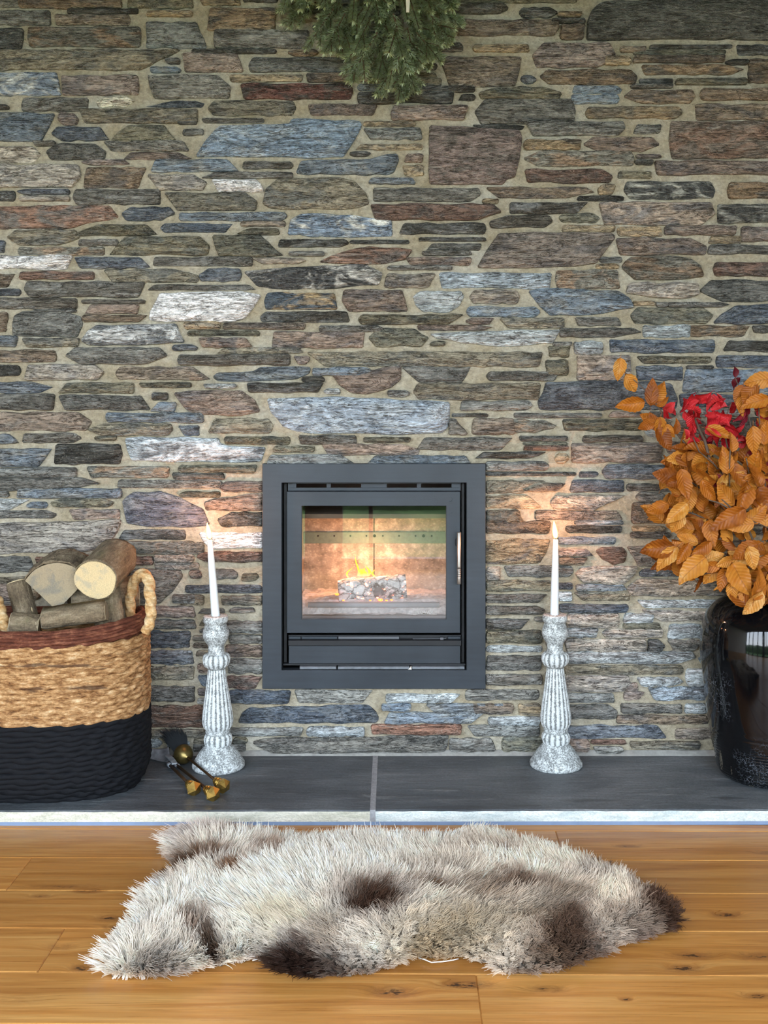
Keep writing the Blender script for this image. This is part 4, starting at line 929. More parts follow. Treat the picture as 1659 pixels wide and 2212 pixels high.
# ------------------------------------------------------------------ candlesticks and candles
t = NT('whitewashed_grey_plaster')
a = t.noise(t.pos((280, 280, 280), 'object'), 1.0, 4, 0.75); b = t.noise(t.pos((60, 60, 60), 'object'), 1.0, 4, 0.65)
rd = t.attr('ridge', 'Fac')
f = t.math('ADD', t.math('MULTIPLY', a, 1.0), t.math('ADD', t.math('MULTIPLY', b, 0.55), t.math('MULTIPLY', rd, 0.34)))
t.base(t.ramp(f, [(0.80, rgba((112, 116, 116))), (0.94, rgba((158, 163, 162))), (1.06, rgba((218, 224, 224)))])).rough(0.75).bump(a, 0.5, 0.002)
m_wash = t.mat
def candlestick(label, base_px, base_py, d, lean, grp):
    root = thing('candlestick', label, 'candlestick', at(base_px, HY + F*(ZC-ZH)/d, d), grp)
    root.rotation_euler = (0, math.radians(lean), math.radians(base_px % 40))
    U = d/F/5.533
    def zz(v): return (1653.6-(1300+v/5.533))/803.5
    K = 0.000225
    prof = [(.0675,0.0),(.0700,.003),(.0702,.0085),(.0690,.0125),(.0655,.0145),(.0652,.0175),(.0640,.021),(.0585,.030),(.0500,.042),(.0415,.052),(.0345,.060),(.0303,.068),(.0290,.0735)]
    def sec(lst, fl): return [(r*K, zz(v), fl) for r, v in lst]
    base = [(r, z, 0) for r, z in prof] + sec([(130,1755),(140,1720),(150,1695)], 0)
    p1 = sec([(160,1672),(169,1640),(171,1610),(163,1580),(148,1562)], 1)
    p2 = sec([(138,1552),(146,1540),(148,1520),(142,1500)], 0)
    p3 = sec([(158,1488),(174,1460),(183,1420),(184,1380),(178,1320),(167,1230),(155,1150),(141,1060),(128,980),(117,900),(108,830),(103,795)], 2)
    p4 = sec([(102,782),(112,766)], 0)
    p5 = sec([(140,748),(160,710),(167,670),(160,632),(140,610)], 1)
    p6 = sec([(112,600),(97,588),(94,560),(93,520),(97,496),(107,484),(112,474),(128,452),(148,415),(156,375),(153,335),(140,295),(128,262),(126,245),(134,232),(143,222),(147,205),(147,175),(144,158),(137,150),(60,150),(52,156),(50,240)], 0)
    n = 120
    def make(name, segs):
        mb = MB(); rows = []; rid = []
        for r, z, fl in segs:
            row = []
            for j in range(n):
                a = 2*math.pi*j/n
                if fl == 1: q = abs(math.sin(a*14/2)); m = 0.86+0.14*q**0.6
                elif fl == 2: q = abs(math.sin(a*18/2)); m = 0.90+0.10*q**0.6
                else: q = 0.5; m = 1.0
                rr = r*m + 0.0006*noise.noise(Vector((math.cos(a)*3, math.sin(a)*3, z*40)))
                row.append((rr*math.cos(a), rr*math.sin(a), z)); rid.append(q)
            rows.append(row)
        mb.grid(rows, True, 0, True, True)
        o = obj(name, mb, m_wash, root, smooth=True, local=True)
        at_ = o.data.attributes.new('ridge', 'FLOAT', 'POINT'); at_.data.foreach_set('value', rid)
        return o
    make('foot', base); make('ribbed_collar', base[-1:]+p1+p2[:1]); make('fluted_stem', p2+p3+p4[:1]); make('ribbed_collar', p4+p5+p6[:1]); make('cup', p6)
    return root, zz(150)
cs1, ztop = candlestick('weathered whitewashed candlestick beside the brass fire tools, left of the stove', 472.3, 0, 2.976, -1.25, 'whitewashed candlesticks')
cs2, _ = candlestick('weathered whitewashed candlestick between the stove and the black vase', 1201.2, 0, 2.987, -0.5, 'whitewashed candlesticks')
t = NT('candle_wax'); a = t.noise(t.pos((20, 20, 20)), 1.0, 2); t.base(t.mix(a, rgba((232, 240, 242)), rgba((240, 246, 246)))).rough(0.5)
t.set(Subsurface_Weight=0.25, Subsurface_Scale=0.01); t.p.inputs['Subsurface Radius'].default_value = (1.0, 0.6, 0.35)
m_wax = t.mat
m_wick = m_plain('burnt_wick', (30, 22, 18), 0.9)
t = NT('candle_flame'); t.t.nodes.remove(t.p); em = t.n('ShaderNodeEmission'); lw = t.n('ShaderNodeLayerWeight'); lw.inputs[0].default_value = 0.35
t.l(t.ramp(lw.outputs['Facing'], [(0.0, (1.0, 0.74, 0.24, 1)), (0.45, (1.0, 0.62, 0.13, 1)), (0.9, (1.0, 0.30, 0.03, 1))]), em.inputs[0]); t.l(t.rng(lw.outputs['Facing'], 0.1, 0.9, 3.4, 1.0), em.inputs[1])
t.l(em.outputs[0], t.out.inputs[0]); m_flame = t.mat
def candle(label, foot, tip_px, tip_py, d, fl_px, fl_py, grp):
    p0 = Vector(foot); p1 = at(tip_px, tip_py, d)
    ax = (p1-p0); L = ax.length
    root = thing('candle', label, 'candle', p0, grp)
    root.rotation_mode = 'QUATERNION'; root.rotation_quaternion = Vector((0,0,1)).rotation_difference(ax.normalized())
    mb = MB(); mb.lathe([(.0105, 0), (.0112, .003), (.0113, .02), (.0105, L*.4), (.0088, L*.75), (.0068, L-.004), (.0062, L-.001), (.0052, L), (.003, L-.0015), (.0012, L-.002)], 24)
    obj('wax', mb, m_wax, root, smooth=True, local=True)
    mb = MB(); mb.tube([(0, 0, L-.003), (0.0005, 0, L+.003), (0.002, 0, L+.008)], 0.0007, 6); obj('wick', mb, m_wick, root, local=True)
    tip = at(fl_px, fl_py, d)
    q = root.rotation_quaternion.inverted()
    tl = q @ (tip-p0)
    b = Vector((0, 0, L+.0035)); h = (tl-b).length; dr = (tl-b).normalized()
    rows = []
    for i in range(15):
        s = i/14; r = 0.0072*max(0.0, math.sin(math.pi*(0.10+0.90*s)**0.72))**0.85+0.0002
        c = b+dr*(h*s); rows.append([(c.x+r*math.cos(a), c.y+r*math.sin(a), c.z) for a in [2*math.pi*k/14 for k in range(14)]])
    mb = MB(); mb.grid(rows, True, 0, True, True); fo_ = obj('flame', mb, m_flame, root, smooth=True, local=True)
    fo_.visible_shadow = True
    ld = bpy.data.lights.new('candle_light', 'POINT'); ld.energy = CANDLE_W; ld.color = (1.0, 0.42, 0.21); ld.shadow_soft_size = 0.012
    lo = bpy.data.objects.new('candle_light', ld); COL.objects.link(lo); lo.location = p0 + ax*((L+.02)/L) + Vector((0, -0.012, 0.02))
    return root
CANDLE_W = 0.7
f1 = at(466.0, 1334, 2.976); f2 = at(1197.5, 1328, 2.987)
f1.z = cs1.location.z+ztop*0.999-0.001; f2.z = cs2.location.z+ztop-0.001
candle('lit white taper candle leaning left in the left candlestick', f1 - Vector((0,0,.004)), 453.2, 1166, 2.976, 447.5, 1129, 'lit taper candles')
candle('lit white taper candle standing upright in the right candlestick', f2 - Vector((0,0,.004)), 1200.2, 1165, 2.987, 1196.5, 1125, 'lit taper candles')

# ------------------------------------------------------------------ fire tools lying on the hearth
m_brass = m_plain('worn_brass', (200, 164, 88), 0.30, 0.95, var=0.22, scale=40)
m_obrass = m_plain('dull_old_brass', (128, 112, 68), 0.36, 0.9, var=0.3, scale=60)
m_rod = m_plain('brown_iron_rod', (70, 52, 34), 0.5, 0.7, var=0.3, scale=120)
m_iron = m_plain('worn_iron', (112, 114, 118), 0.55, 0.3, var=0.4, scale=70)
m_bright = m_plain('worn_bright_iron', (150, 158, 164), 0.5, 0.5, var=0.35, scale=90)
m_bristle = m_plain('black_bristle', (20, 26, 30), 0.8)
def knob(root, tip, back, extra=0.0):
    """turned brass handle end: bead, ring and faceted end, from the rod's end 'back' to 'tip'"""
    ax = (tip-back).normalized(); q = Vector((0,0,1)).rotation_difference(ax)
    def place(mb, name, off, mat, smooth):
        mb.v = [tuple(q @ Vector(p) + back + ax*off) for p in mb.v]
        return obj(name, mb, mat, root, smooth=smooth)
    mb = MB(); mb.lathe([(.004,-.002),(.0085,0),(.0098,.003),(.0085,.006),(.0075,.007),(.0105,.010),(.0128,.015),(.0125,.019),(.0095,.024),(.0065,.026),(.0065,.029)], 24); place(mb, 'brass_bead', 0, m_brass, True)
    mb = MB(); mb.lathe([(.0065,.026),(.0130,.029),(.0155,.0335),(.0150,.0375)], 24); 
    place(mb, 'brass_ring', 0, m_brass, True)
    mb = MB()
    n = 6
    lo = [(.0150*math.cos(2*math.pi*k/12), .0150*math.sin(2*math.pi*k/12), .0375) for k in range(12)]
    md = [((.0195 if k % 2 == 0 else .0169)*math.cos(2*math.pi*k/12), (.0195 if k % 2 == 0 else .0169)*math.sin(2*math.pi*k/12), .047) for k in range(12)]
    mb.add(lo+md+[(0, 0, .0605)], [(k, (k+1) % 12, 12+(k+1) % 12, 12+k) for k in range(12)]+[(12+k, 12+(k+1) % 12, 12+(k+2) % 12, 24) for k in range(0, 12, 2)]+[tuple(range(11, -1, -1))])
    place(mb, 'faceted_knob', 0, m_brass, False)
def hz(px, py, z): return at(px, py, F*(ZC-ZH-z)/(py-HY))      # a point z above the hearth top
GT = 'brass handled fire tools on the hearth'
# brush
bb, bt = hz(466, 1686, .018), hz(505, 1714, .0175)
br = thing('hearth_brush', 'hearth brush with black bristles and round brass ferrule, nearest the left candlestick', 'brush', (bb.x, bb.y, ZH), GT)
fc_ = hz(397, 1630, .0268)
ax = (bb-fc_).normalized(); bt = bb+ax*.06; bt.z = max(bt.z, ZH+.0175)
mb = MB(); mb.tube([fc_+ax*.020, fc_.lerp(bb, .5), bb], lambda s: .0036+.0006*math.sin(s*60), 10); obj('rod', mb, m_rod, br, smooth=True)
knob(br, bt, bb)
q = Vector((0,0,1)).rotation_difference(-ax)
mb = MB(); mb.lathe([(.004,-.028),(.006,-.0255),(.0105,-.0235),(.019,-.016),(.0245,-.006),(.0262,.003),(.0255,.010),(.0225,.015),(.018,.0165)], 32); mb.v = [tuple(q @ Vector(p)+fc_) for p in mb.v]
obj('ferrule', mb, m_obrass, br, smooth=True)
mb = MB(); end = hz(377, 1592, .064); RB = random.Random(5)
end = Vector((end.x, -0.035, ZH+.062)); 
dirb = (Vector((at(376,1590,3.04).x, -0.036, at(376,1590,3.04).z))-fc_)
for k in range(420):
    a = RB.uniform(0, 6.28); r = .020*math.sqrt(RB.random())
    u = Vector((math.cos(a), 0.25*math.sin(a), math.sin(a)*.6))
    p0 = fc_ - ax*.014 + u*r*0.8
    p1 = p0 + dirb*RB.uniform(.85, 1.2) + u*r*1.1
    if p1.y > -0.014: p1.y = -0.014-RB.random()*.006
    s = Vector((.0009, 0, .0003))
    m_ = p0.lerp(p1, .55)+Vector((0, .002, .006))
    mb.add([p0-s, p0+s, m_+s, p1, m_-s], [(0, 1, 2, 4), (4, 2, 3)])
tag(obj('bristles', mb, m_bristle, br), kind='stuff')
# shovel
sb = hz(407, 1692, .016); sa = hz(366, 1652, .013)
sh = thing('fire_shovel', 'fire shovel with dark iron pan against the wall beside the basket', 'shovel', (sb.x, sb.y, ZH), GT)
ax = (sb-sa).normalized()
mb = MB(); mb.tube([sa, sb], lambda s: .0040+.0005*math.sin(s*50), 10); obj('rod', mb, m_rod, sh, smooth=True); knob(sh, sb+ax*.06, sb)
mb = MB(); mb.tube([sa-ax*.010, sa+ax*.008], .0062, 10); obj('collar', mb, m_bright, sh, smooth=True)
pc = [hz(364, 1651, .010), hz(346, 1650, .004), hz(322, 1641, .003), at(320, 1618, 3.02), at(364, 1617, 3.02), hz(380, 1640, .010)]
rows_ = []
n = 12; tl, tr_, bl_, br_ = at(312, 1618, 3.035), at(365, 1617, 3.035), hz(316, 1638, .004), hz(372, 1650, .006)
mb = MB(); top = []; bot = []
for i in range(n+1):
    u = i/n; r1 = []; 
    for j in range(n+1):
        v = j/n
        p = tl.lerp(tr_, u).lerp(bl_.lerp(br_, u), v); e = abs(2*u-1)
        p = p + Vector((0, -0.010*e**3, 0.008*e**3)) - Vector((0, 0, .004*math.sin(math.pi*v)))
        if p.y > -.016: p.y = -.016
        r1.append(p)
    top.append(r1)
mb.grid(top, closed=False); pan = obj('pan', mb, m_iron, sh, smooth=True); sm = pan.modifiers.new('thick', 'SOLIDIFY'); sm.thickness = .0018
# tongs
tb = hz(446, 1704, .016); ta = hz(383, 1654, .010)
tg = thing('fire_tongs', 'fire tongs with bright worn jaws lying between shovel and brush', 'tongs', (tb.x, tb.y, ZH), GT)
ax = (tb-ta).normalized()
mb = MB(); mb.tube([ta, ta.lerp(tb, .5)+Vector((0,0,.0005)), tb], lambda s: .0038+.0004*math.sin(s*44), 10); obj('rod', mb, m_rod, tg, smooth=True); knob(tg, tb+ax*.06, tb)
mb = MB(); sd = ax.cross(Vector((0,0,1))).normalized()
mb.tube([ta+ax*.004-sd*.003, ta-sd*.004-ax*.012, hz(371, 1641, .012)], .0040, 8); mb.tube([ta+ax*.004+sd*.003, ta+sd*.005-ax*.012, hz(383, 1652, .0155)-ax*.02], .0034, 8); obj('linkage', mb, m_iron, tg, smooth=True)
e0, e1 = hz(359, 1633, .018), hz(375, 1649, .018)
mb = MB(); dv = (e1-e0); w = sd*.0075; rows_ = []
for i in range(9):
    s = i/8; k = (1.0 if s > .2 else (0.55+2.2*s)); c = e0+dv*(1.15*s)+Vector((0,0,.004*math.sin(math.pi*s)))
    rows_.append([c-w*k, c-w*k+Vector((0,0,.004)), c+w*k+Vector((0,0,.004)), c+w*k])
mb.grid(rows_, True, 0, True, True); obj('jaw', mb, m_bright, tg, smooth=False, bevel=.001)

# ------------------------------------------------------------------ log basket
BX, BYC, BA, BB = (88-HX)*2.862/F, 2.862-D, 0.272, 0.166
basket = thing('log_basket', 'oval rope basket with black dyed lower half and two loop handles', 'basket', (BX, BYC, ZH))
def rope_mat(name, stops, dark):
    t = NT(name); a = t.noise(t.pos((34, 34, 110)), 1.0, 5, 0.72); b = t.noise(t.pos((160, 160, 220)), 1.0, 3, 0.7); g = t.noise(t.pos((9, 9, 60)), 1.0, 3, 0.5)
    c = t.ramp(a, [(p, rgba(q)) for p, q in stops])
    c = t.mix(t.rng(g, 0.62, 0.70, 0, dark), c, rgba((66, 42, 30)))
    c = t.mix(1.0, c, t.rng(b, 0.3, 0.7, 0.78, 1.2), 'MULTIPLY')
    t.base(c).rough(0.8).bump(b, 0.5, 0.002); t.set(Specular_IOR_Level=0.25); return t.mat
m_rope = rope_mat('banana_rope', [(0.30, (62, 38, 22)), (0.42, (136, 96, 58)), (0.56, (184, 144, 98)), (0.72, (226, 200, 160))], 0.8)
m_rope_k = rope_mat('black_rope', [(0.3, (9, 11, 15)), (0.6, (14, 16, 21)), (0.8, (23, 26, 32))], 0.0)
m_rim = rope_mat('dark_brown_twigs', [(0.3, (56, 28, 20)), (0.5, (98, 54, 38)), (0.7, (146, 96, 72))], 0.4)
def oval(th, a, b): 
    c, s = math.cos(th), math.sin(th); e = 0.86
    return a*math.copysign(abs(c)**e, c), b*math.copysign(abs(s)**e, s)
HB = 0.405
def prof(z):
    s = max(0.0, 1-z/0.075); k = 0.030*s*s
    return BA-k-0.004*(z/HB), BB-k*0.9
def rope_row(name, z, r, mat, seed, off=0.0, zr=0.0, pitch=0.105, amp=0.5):
    n = 260; per = 1.44; turns = round(per/pitch)
    a, b = prof(z); rr = random.Random(seed); ph = rr.uniform(0, 6.28)
    rows = []
    for i in range(n):
        th = 2*math.pi*i/n; x, y = oval(th, a+off, b+off)
        x2, y2 = oval(th+.01, a+off, b+off); tx, ty = x2-x, y2-y; L = math.hypot(tx, ty); tx, ty = tx/L, ty/L
        nx_, ny_ = ty, -tx
        tw = turns*th+ph+0.5*noise.noise(Vector((th*3, seed, 0)))
        zo = zr*math.cos(th)**2 + 0.0016*noise.noise(Vector((math.cos(th)*7, math.sin(th)*7, seed*3.3)))
        oo = 0.0022*noise.noise(Vector((math.cos(th)*9+50, math.sin(th)*9, seed*2.1)))
        rs = r*(1+0.14*noise.noise(Vector((math.cos(th)*14, math.sin(th)*14, seed*1.7))))
        row = []
        for k in range(10):
            f_ = 2*math.pi*k/10; q = rs*(1-amp*0.5+amp*abs(math.cos((f_-tw)/1.0)))
            row.append((BX+x+nx_*(q*math.cos(f_)+oo), BYC+y+ny_*(q*math.cos(f_)+oo), ZH+z+zo+q*1.05*math.sin(f_)))
        rows.append(row)
    rows.append(rows[0]); mb = MB()
    m = len(rows)-1; vs = [p for r_ in rows[:-1] for p in r_]
    fs = [(i*10+k, ((i+1) % m)*10+k, ((i+1) % m)*10+(k+1) % 10, i*10+(k+1) % 10) for i in range(m) for k in range(10)]
    mb.add(vs, fs); return obj(name, mb, mat, basket, smooth=True)
sp = 0.0128
zb0 = 0.0075; i = 0; z = zb0
while z < HB-0.022:
    rope_row('rope_row', z, 0.0086, m_rope if z > 0.193 else m_rope_k, i)
    z += sp; i += 1
for k, (dz, off, r) in enumerate(((-0.002, 0.003, .0050), (0.007, 0.006, .0052), (0.015, 0.005, .0050), (0.023, 0.006, .0052), (0.030, 0.000, .0050), (0.031, -0.009, .0048), (0.024, -0.012, .0050))):
    rope_row('rim_twig', HB-0.020+dz, r, m_rim, 60+k, off, 0.020, 0.16, 0.35)
mb = MB(); a, b = prof(0.0)
mb.add([(BX+oval(2*math.pi*k/64, a-.006, b-.006)[0], BYC+oval(2*math.pi*k/64, a-.006, b-.006)[1], ZH+.008) for k in range(64)], [tuple(range(64))]); obj('base', mb, m_rope_k, basket)
rows = []
for z in (0.008, 0.05, 0.12, 0.25, HB):
    a, b = prof(z); rows.append([(BX+oval(2*math.pi*k/96, a-.004, b-.004)[0], BYC+oval(2*math.pi*k/96, a-.004, b-.004)[1], ZH+z) for k in range(96)])
mb = MB(); mb.grid(rows); obj('inner_wall', mb, m_rim, basket, smooth=True)
def handle(pts, r, seed):
    pts = [Vector(p) for p in pts]; n = 110; cur = []
    for i in range(n):
        s = i/(n-1)*(len(pts)-1); k = min(int(s), len(pts)-2); u = s-k
        p0, p1, p2, p3 = pts[max(k-1, 0)], pts[k], pts[k+1], pts[min(k+2, len(pts)-1)]
        cur.append(0.5*((2*p1)+(p2-p0)*u+(2*p0-5*p1+4*p2-p3)*u*u+(3*p1-p0-3*p2+p3)*u**3))
    mb = MB(); mb.tube(cur, lambda s: r*(0.92+0.16*math.sin(math.pi*s)), 18, sect=lambda s, a: 1-.34+.52*abs(math.sin((a*3+s*62+seed)*.5))**.7)
    return obj('handle', mb, m_hand, basket, smooth=True)
m_hand = rope_mat('pale_banana_rope', [(0.28, (150, 100, 56)), (0.45, (196, 156, 104)), (0.6, (214, 186, 142)), (0.75, (228, 210, 178))], 0.3)
dh = 2.90
handle([at(290, 1352, dh), at(282, 1318, dh), at(283, 1285, dh), at(293, 1252, dh-.02), at(307, 1241, dh-.04), at(320, 1252, dh-.06), at(324, 1285, dh-.075), at(326, 1322, dh-.08), at(322, 1350, dh-.085), at(312, 1366, dh-.085)], .0125, 0)
dl = 2.80
handle([at(16, 1375, dl), at(10, 1352, dl), at(2, 1322, dl), at(-8, 1296, dl-.01), at(-26, 1284, dl-.02), at(-44, 1298, dl-.03), at(-52, 1330, dl-.035), at(-54, 1366, dl-.04)], .0125, 2)

# ------------------------------------------------------------------ split logs in the basket
t = NT('bark'); a = t.noise(t.pos((14, 60, 60), 'object'), 1.0, 6, 0.7); b = t.noise(t.pos((9, 9, 9)), 1.0, 4, 0.6); f = t.noise(t.pos((200, 200, 200)), 1.0, 3, 0.7)
c = t.ramp(a, [(0.3, rgba((76, 64, 50))), (0.5, rgba((130, 114, 90))), (0.7, rgba((166, 152, 126)))])
c = t.mix(t.rng(b, 0.55, 0.68, 0, 0.5), c, rgba((98, 100, 62))); c = t.mix(1.0, c, t.rng(f, 0.3, 0.7, 0.7, 1.3), 'MULTIPLY')
t.base(c).rough(0.9).bump(t.math('ADD', a, f), 0.9, 0.005); m_bark = t.mat
def m_cut(name, pale, deep, grey):
    t = NT(name); o = t.n('ShaderNodeTexCoord').outputs['Object']
    sp_ = t.n('ShaderNodeMapping'); sp_.inputs['Scale'].default_value = (0, 1, 1); t.l(o, sp_.inputs[0])
    ln = t.n('ShaderNodeVectorMath'); ln.operation = 'LENGTH'; t.l(sp_.outputs[0], ln.inputs[0])
    w = t.noise(t.pos((30, 30, 30), 'object'), 1.0, 3, 0.5)
    rg = t.math('SINE', t.math('MULTIPLY', t.math('ADD', ln.outputs['Value'], t.math('MULTIPLY', w, 0.008)), 1900.0))
    b = t.noise(t.pos((26, 26, 26)), 1.0, 4, 0.6, 0.5); f = t.noise(t.pos((40, 300, 300), 'object'), 1.0, 4, 0.7)
    c = t.mix(t.rng(rg, -1, 1, 0, 0.14), rgba(pale), rgba(deep))
    c = t.mix(t.rng(b, 0.48, 0.62, 0, 0.75), c, rgba(grey)); c = t.mix(1.0, c, t.rng(f, 0.3, 0.7, 0.82, 1.16), 'MULTIPLY')
    t.base(c).rough(0.85).bump(f, 0.4, 0.002); return t.mat
m_cut1 = m_cut('fresh_cut_wood', (216, 194, 150), (184, 152, 104), (178, 168, 144)); m_cut2 = m_cut('weathered_cut_wood', (164, 148, 120), (136, 120, 96), (128, 124, 112))
def log(label, front, rear, sect, arc, cutm, seed):
    """sect: closed (y, z) outline about the axis; arc: index range of sect that carries bark"""
    front, rear = Vector(front), Vector(rear); ax = rear-front; L = ax.length
    root = thing('firewood_log', label, 'log', front, 'firewood in the basket')
    root.rotation_mode = 'QUATERNION'
    x = ax.normalized(); up = Vector((0,0,1)); yv_ = up.cross(x).normalized(); zv_ = x.cross(yv_)
    root.rotation_quaternion = Matrix(((x.x, yv_.x, zv_.x), (x.y, yv_.y, zv_.y), (x.z, yv_.z, zv_.z))).to_quaternion()
    mb = MB(); mb.grid(cut_log(L, sect, 10, .0015, seed), True, 0, True, True)
    obj('wood', mb, cutm, root, smooth=False, local=True, bevel=0.0)
    n = len(sect); idx = [k % n for k in range(arc[0], arc[1]+1)]; rows = []; full = arc[1]-arc[0] >= n
    for i in range(19):
        xx_ = 0.002+(L-0.004)*i/18; row = []
        for k in (idx[:-1] if full else idx):
            y_, z_ = sect[k]; q = 1.05+0.07*noise.noise(Vector((xx_*35, y_*60+seed, z_*60)))+0.04*noise.noise(Vector((xx_*120, y_*160+seed, z_*160))); row.append((xx_+0.0015*noise.noise(Vector((y_*90, z_*90, seed+i))), y_*q, z_*q))
        rows.append(row)
    mb = MB(); mb.grid(rows, closed=full); bk = obj('bark', mb, m_bark, root, smooth=True, local=True)
    s_ = bk.modifiers.new('thick', 'SOLIDIFY'); s_.thickness = .003; s_.offset = -1
    return root
def circ(r, n=28, e=1.0): return [(r*(1+.035*math.sin(3*a+1))*math.cos(a), e*r*(1+.03*math.sin(2*a))*math.sin(a)) for a in [2*math.pi*k/n for k in range(n)]]
def wedge(r, a0, a1, n=14, apex=(0, 0)):
    p = [(r*math.cos(math.radians(a0+(a1-a0)*k/(n-1))), r*math.sin(math.radians(a0+(a1-a0)*k/(n-1)))) for k in range(n)]
    return p+[((p[-1][0]*.5+apex[0]*.5), (p[-1][1]*.5+apex[1]*.5)), apex, ((p[0][0]*.5+apex[0]*.5), (p[0][1]*.5+apex[1]*.5))]
fA = at(206, 1253, 2.795); log('round log with pale cut end on top of the heap', fA, fA+Vector((.012, .170, .034)), circ(.0535, 30, .92), (0, 30), m_cut1, 1)
fB = at(122, 1290, 2.83); log('split log with weathered mossy end left of the round log', fB, fB+Vector((-.02, .16, .01)), wedge(.088, 30, 150, 16, (0, -.035)), (0, 15), m_cut2, 2)
fC = at(92, 1340, 2.752); rC = at(230, 1322, 2.775); log('half log lying across the front, bark facing out', fC, rC, [(-.024, .020), (.012, .026), (.034, .012), (.034, -.016), (.006, -.024), (-.026, -.014), (-.030, .004)], (5, 8), m_cut2, 3)
fD = at(250, 1372, 2.83); rD = at(236, 1262, 2.90); log('curved split log standing at the right, below the handle', fD, rD, wedge(.046, -60, 110, 12, (-.022, -.005)), (0, 11), m_cut2, 4)
fE = at(66, 1372, 2.86); rE = at(38, 1258, 2.90); log('thin grey log leaning up at the far left of the heap', fE, rE, circ(.028, 22), (0, 22), m_cut1, 5)
fF = at(22, 1346, 2.775); rF = at(86, 1352, 2.785); log('short mossy log low at the left, behind the rim', fF, rF, circ(.027, 22), (0, 22), m_cut2, 6)
fG = at(268, 1392, 2.90); rG = at(272, 1290, 2.96); log('narrow split log at the back right, behind the curved one', fG, rG, wedge(.034, -40, 130, 10, (-.012, -.012)), (0, 9), m_cut2, 7)
fH = at(150, 1300, 2.90); log('broad log at the back of the heap, behind the split one', fH, fH+Vector((.16, .07, .012)), circ(.042, 26), (0, 26), m_cut2, 8)

# ------------------------------------------------------------------ glazed vase
VD = 2.908; VX = (1655-HX)*VD/F; VS = F/VD; vy0 = HY+VS*(ZC-ZH)
vp_ = [(1700, 1576), (1690, 1569), (1675, 1562), (1658, 1555.5), (1621, 1546), (1581, 1536), (1510, 1527), (1452, 1520), (1419, 1516.6), (1386, 1516.6), (1353, 1521), (1329, 1529), (1308, 1546), (1298, 1560), (1291, 1574), (1286, 1580), (1276, 1580), (1268, 1576), (1262, 1574), (1260, 1578), (1262, 1584), (1272, 1590), (1290, 1588), (1330, 1545)]
z0 = 1676.0
pr = [(0.103, 0.0)]
for (py, px) in vp_:
    z = (vy0-py)/VS
    if py > 1672: continue
    r = (1655-px)/VS; r = r + (0.003 if py > 1640 else 0)
    pr.append((r, z))
pr.insert(1, (0.110, 0.004))
# smooth with a spline, add throwing rings low down
full = []
for i in range(len(pr)-1):
    p0, p1, p2, p3 = pr[max(i-1, 0)], pr[i], pr[i+1], pr[min(i+2, len(pr)-1)]
    for k in range(16):
        u = k/16; full.append(tuple(0.5*((2*p1[c])+(p2[c]-p0[c])*u+(2*p0[c]-5*p1[c]+4*p2[c]-p3[c])*u*u+(3*p1[c]-p0[c]-3*p2[c]+p3[c])*u**3) for c in (0, 1)))
full.append(pr[-1])
vase = thing('vase', 'large glossy black glazed vase of autumn branches at the right end', 'vase', (VX, VD-D, ZH))
t = NT('black_crackle_glaze')
n1 = t.noise(t.pos((5, 5, 5), 'object'), 1.0, 3, 0.6); cr = t.voro(t.pos((115, 115, 115), 'object'), 1.0, 'DISTANCE_TO_EDGE'); n2 = t.noise(t.pos((60, 60, 60), 'object'), 1.0, 4, 0.7)
m_ = t.math('MULTIPLY', t.rng(cr, 0.02, 0.07, 1, 0), t.rng(n1, 0.42, 0.55, 0, 1)); m_ = t.math('MULTIPLY', m_, t.rng(n2, 0.42, 0.58, 0, 1))
zc = t.n('ShaderNodeSeparateXYZ'); t.l(t.n('ShaderNodeTexCoord').outputs['Object'], zc.inputs[0])
m_ = t.math('MULTIPLY', m_, t.rng(zc.outputs[2], 0.31, 0.25, 0, 1))
dr = t.noise(t.pos((38, 38, 3), 'object'), 1.0, 3, 0.6); dr = t.math('MULTIPLY', t.rng(dr, 0.62, 0.68, 0, 1), t.rng(zc.outputs[2], 0.16, 0.02, 0, 1))
c = t.mix(m_, rgba((9, 10, 12)), rgba((84, 90, 98))); c = t.mix(t.math('MULTIPLY', dr, 0.8), c, rgba((118, 112, 98)))
t.base(c).rough(t.math('ADD', t.math('MULTIPLY', t.math('MAXIMUM', m_, dr), 0.4), t.rng(n2, 0.3, 0.7, 0.03, 0.10)))
t.bump(t.math('ADD', t.math('MULTIPLY', n2, 0.15), n1), 0.03, 0.006); m_glaze = t.mat
def ringmod(r, z, a): return r+0.0011*math.sin(z*2*math.pi/0.0078)*max(0, min(1, (0.145-z)/0.03))*(1 if z > .012 else 0) + 0.0006*noise.noise(Vector((math.cos(a)*2, math.sin(a)*2, z*12)))
mb = MB(); mb.lathe([q for q in full if True], 96, mod=ringmod, cap1=False)
vb = obj('body', mb, m_glaze, vase, smooth=True, local=True)
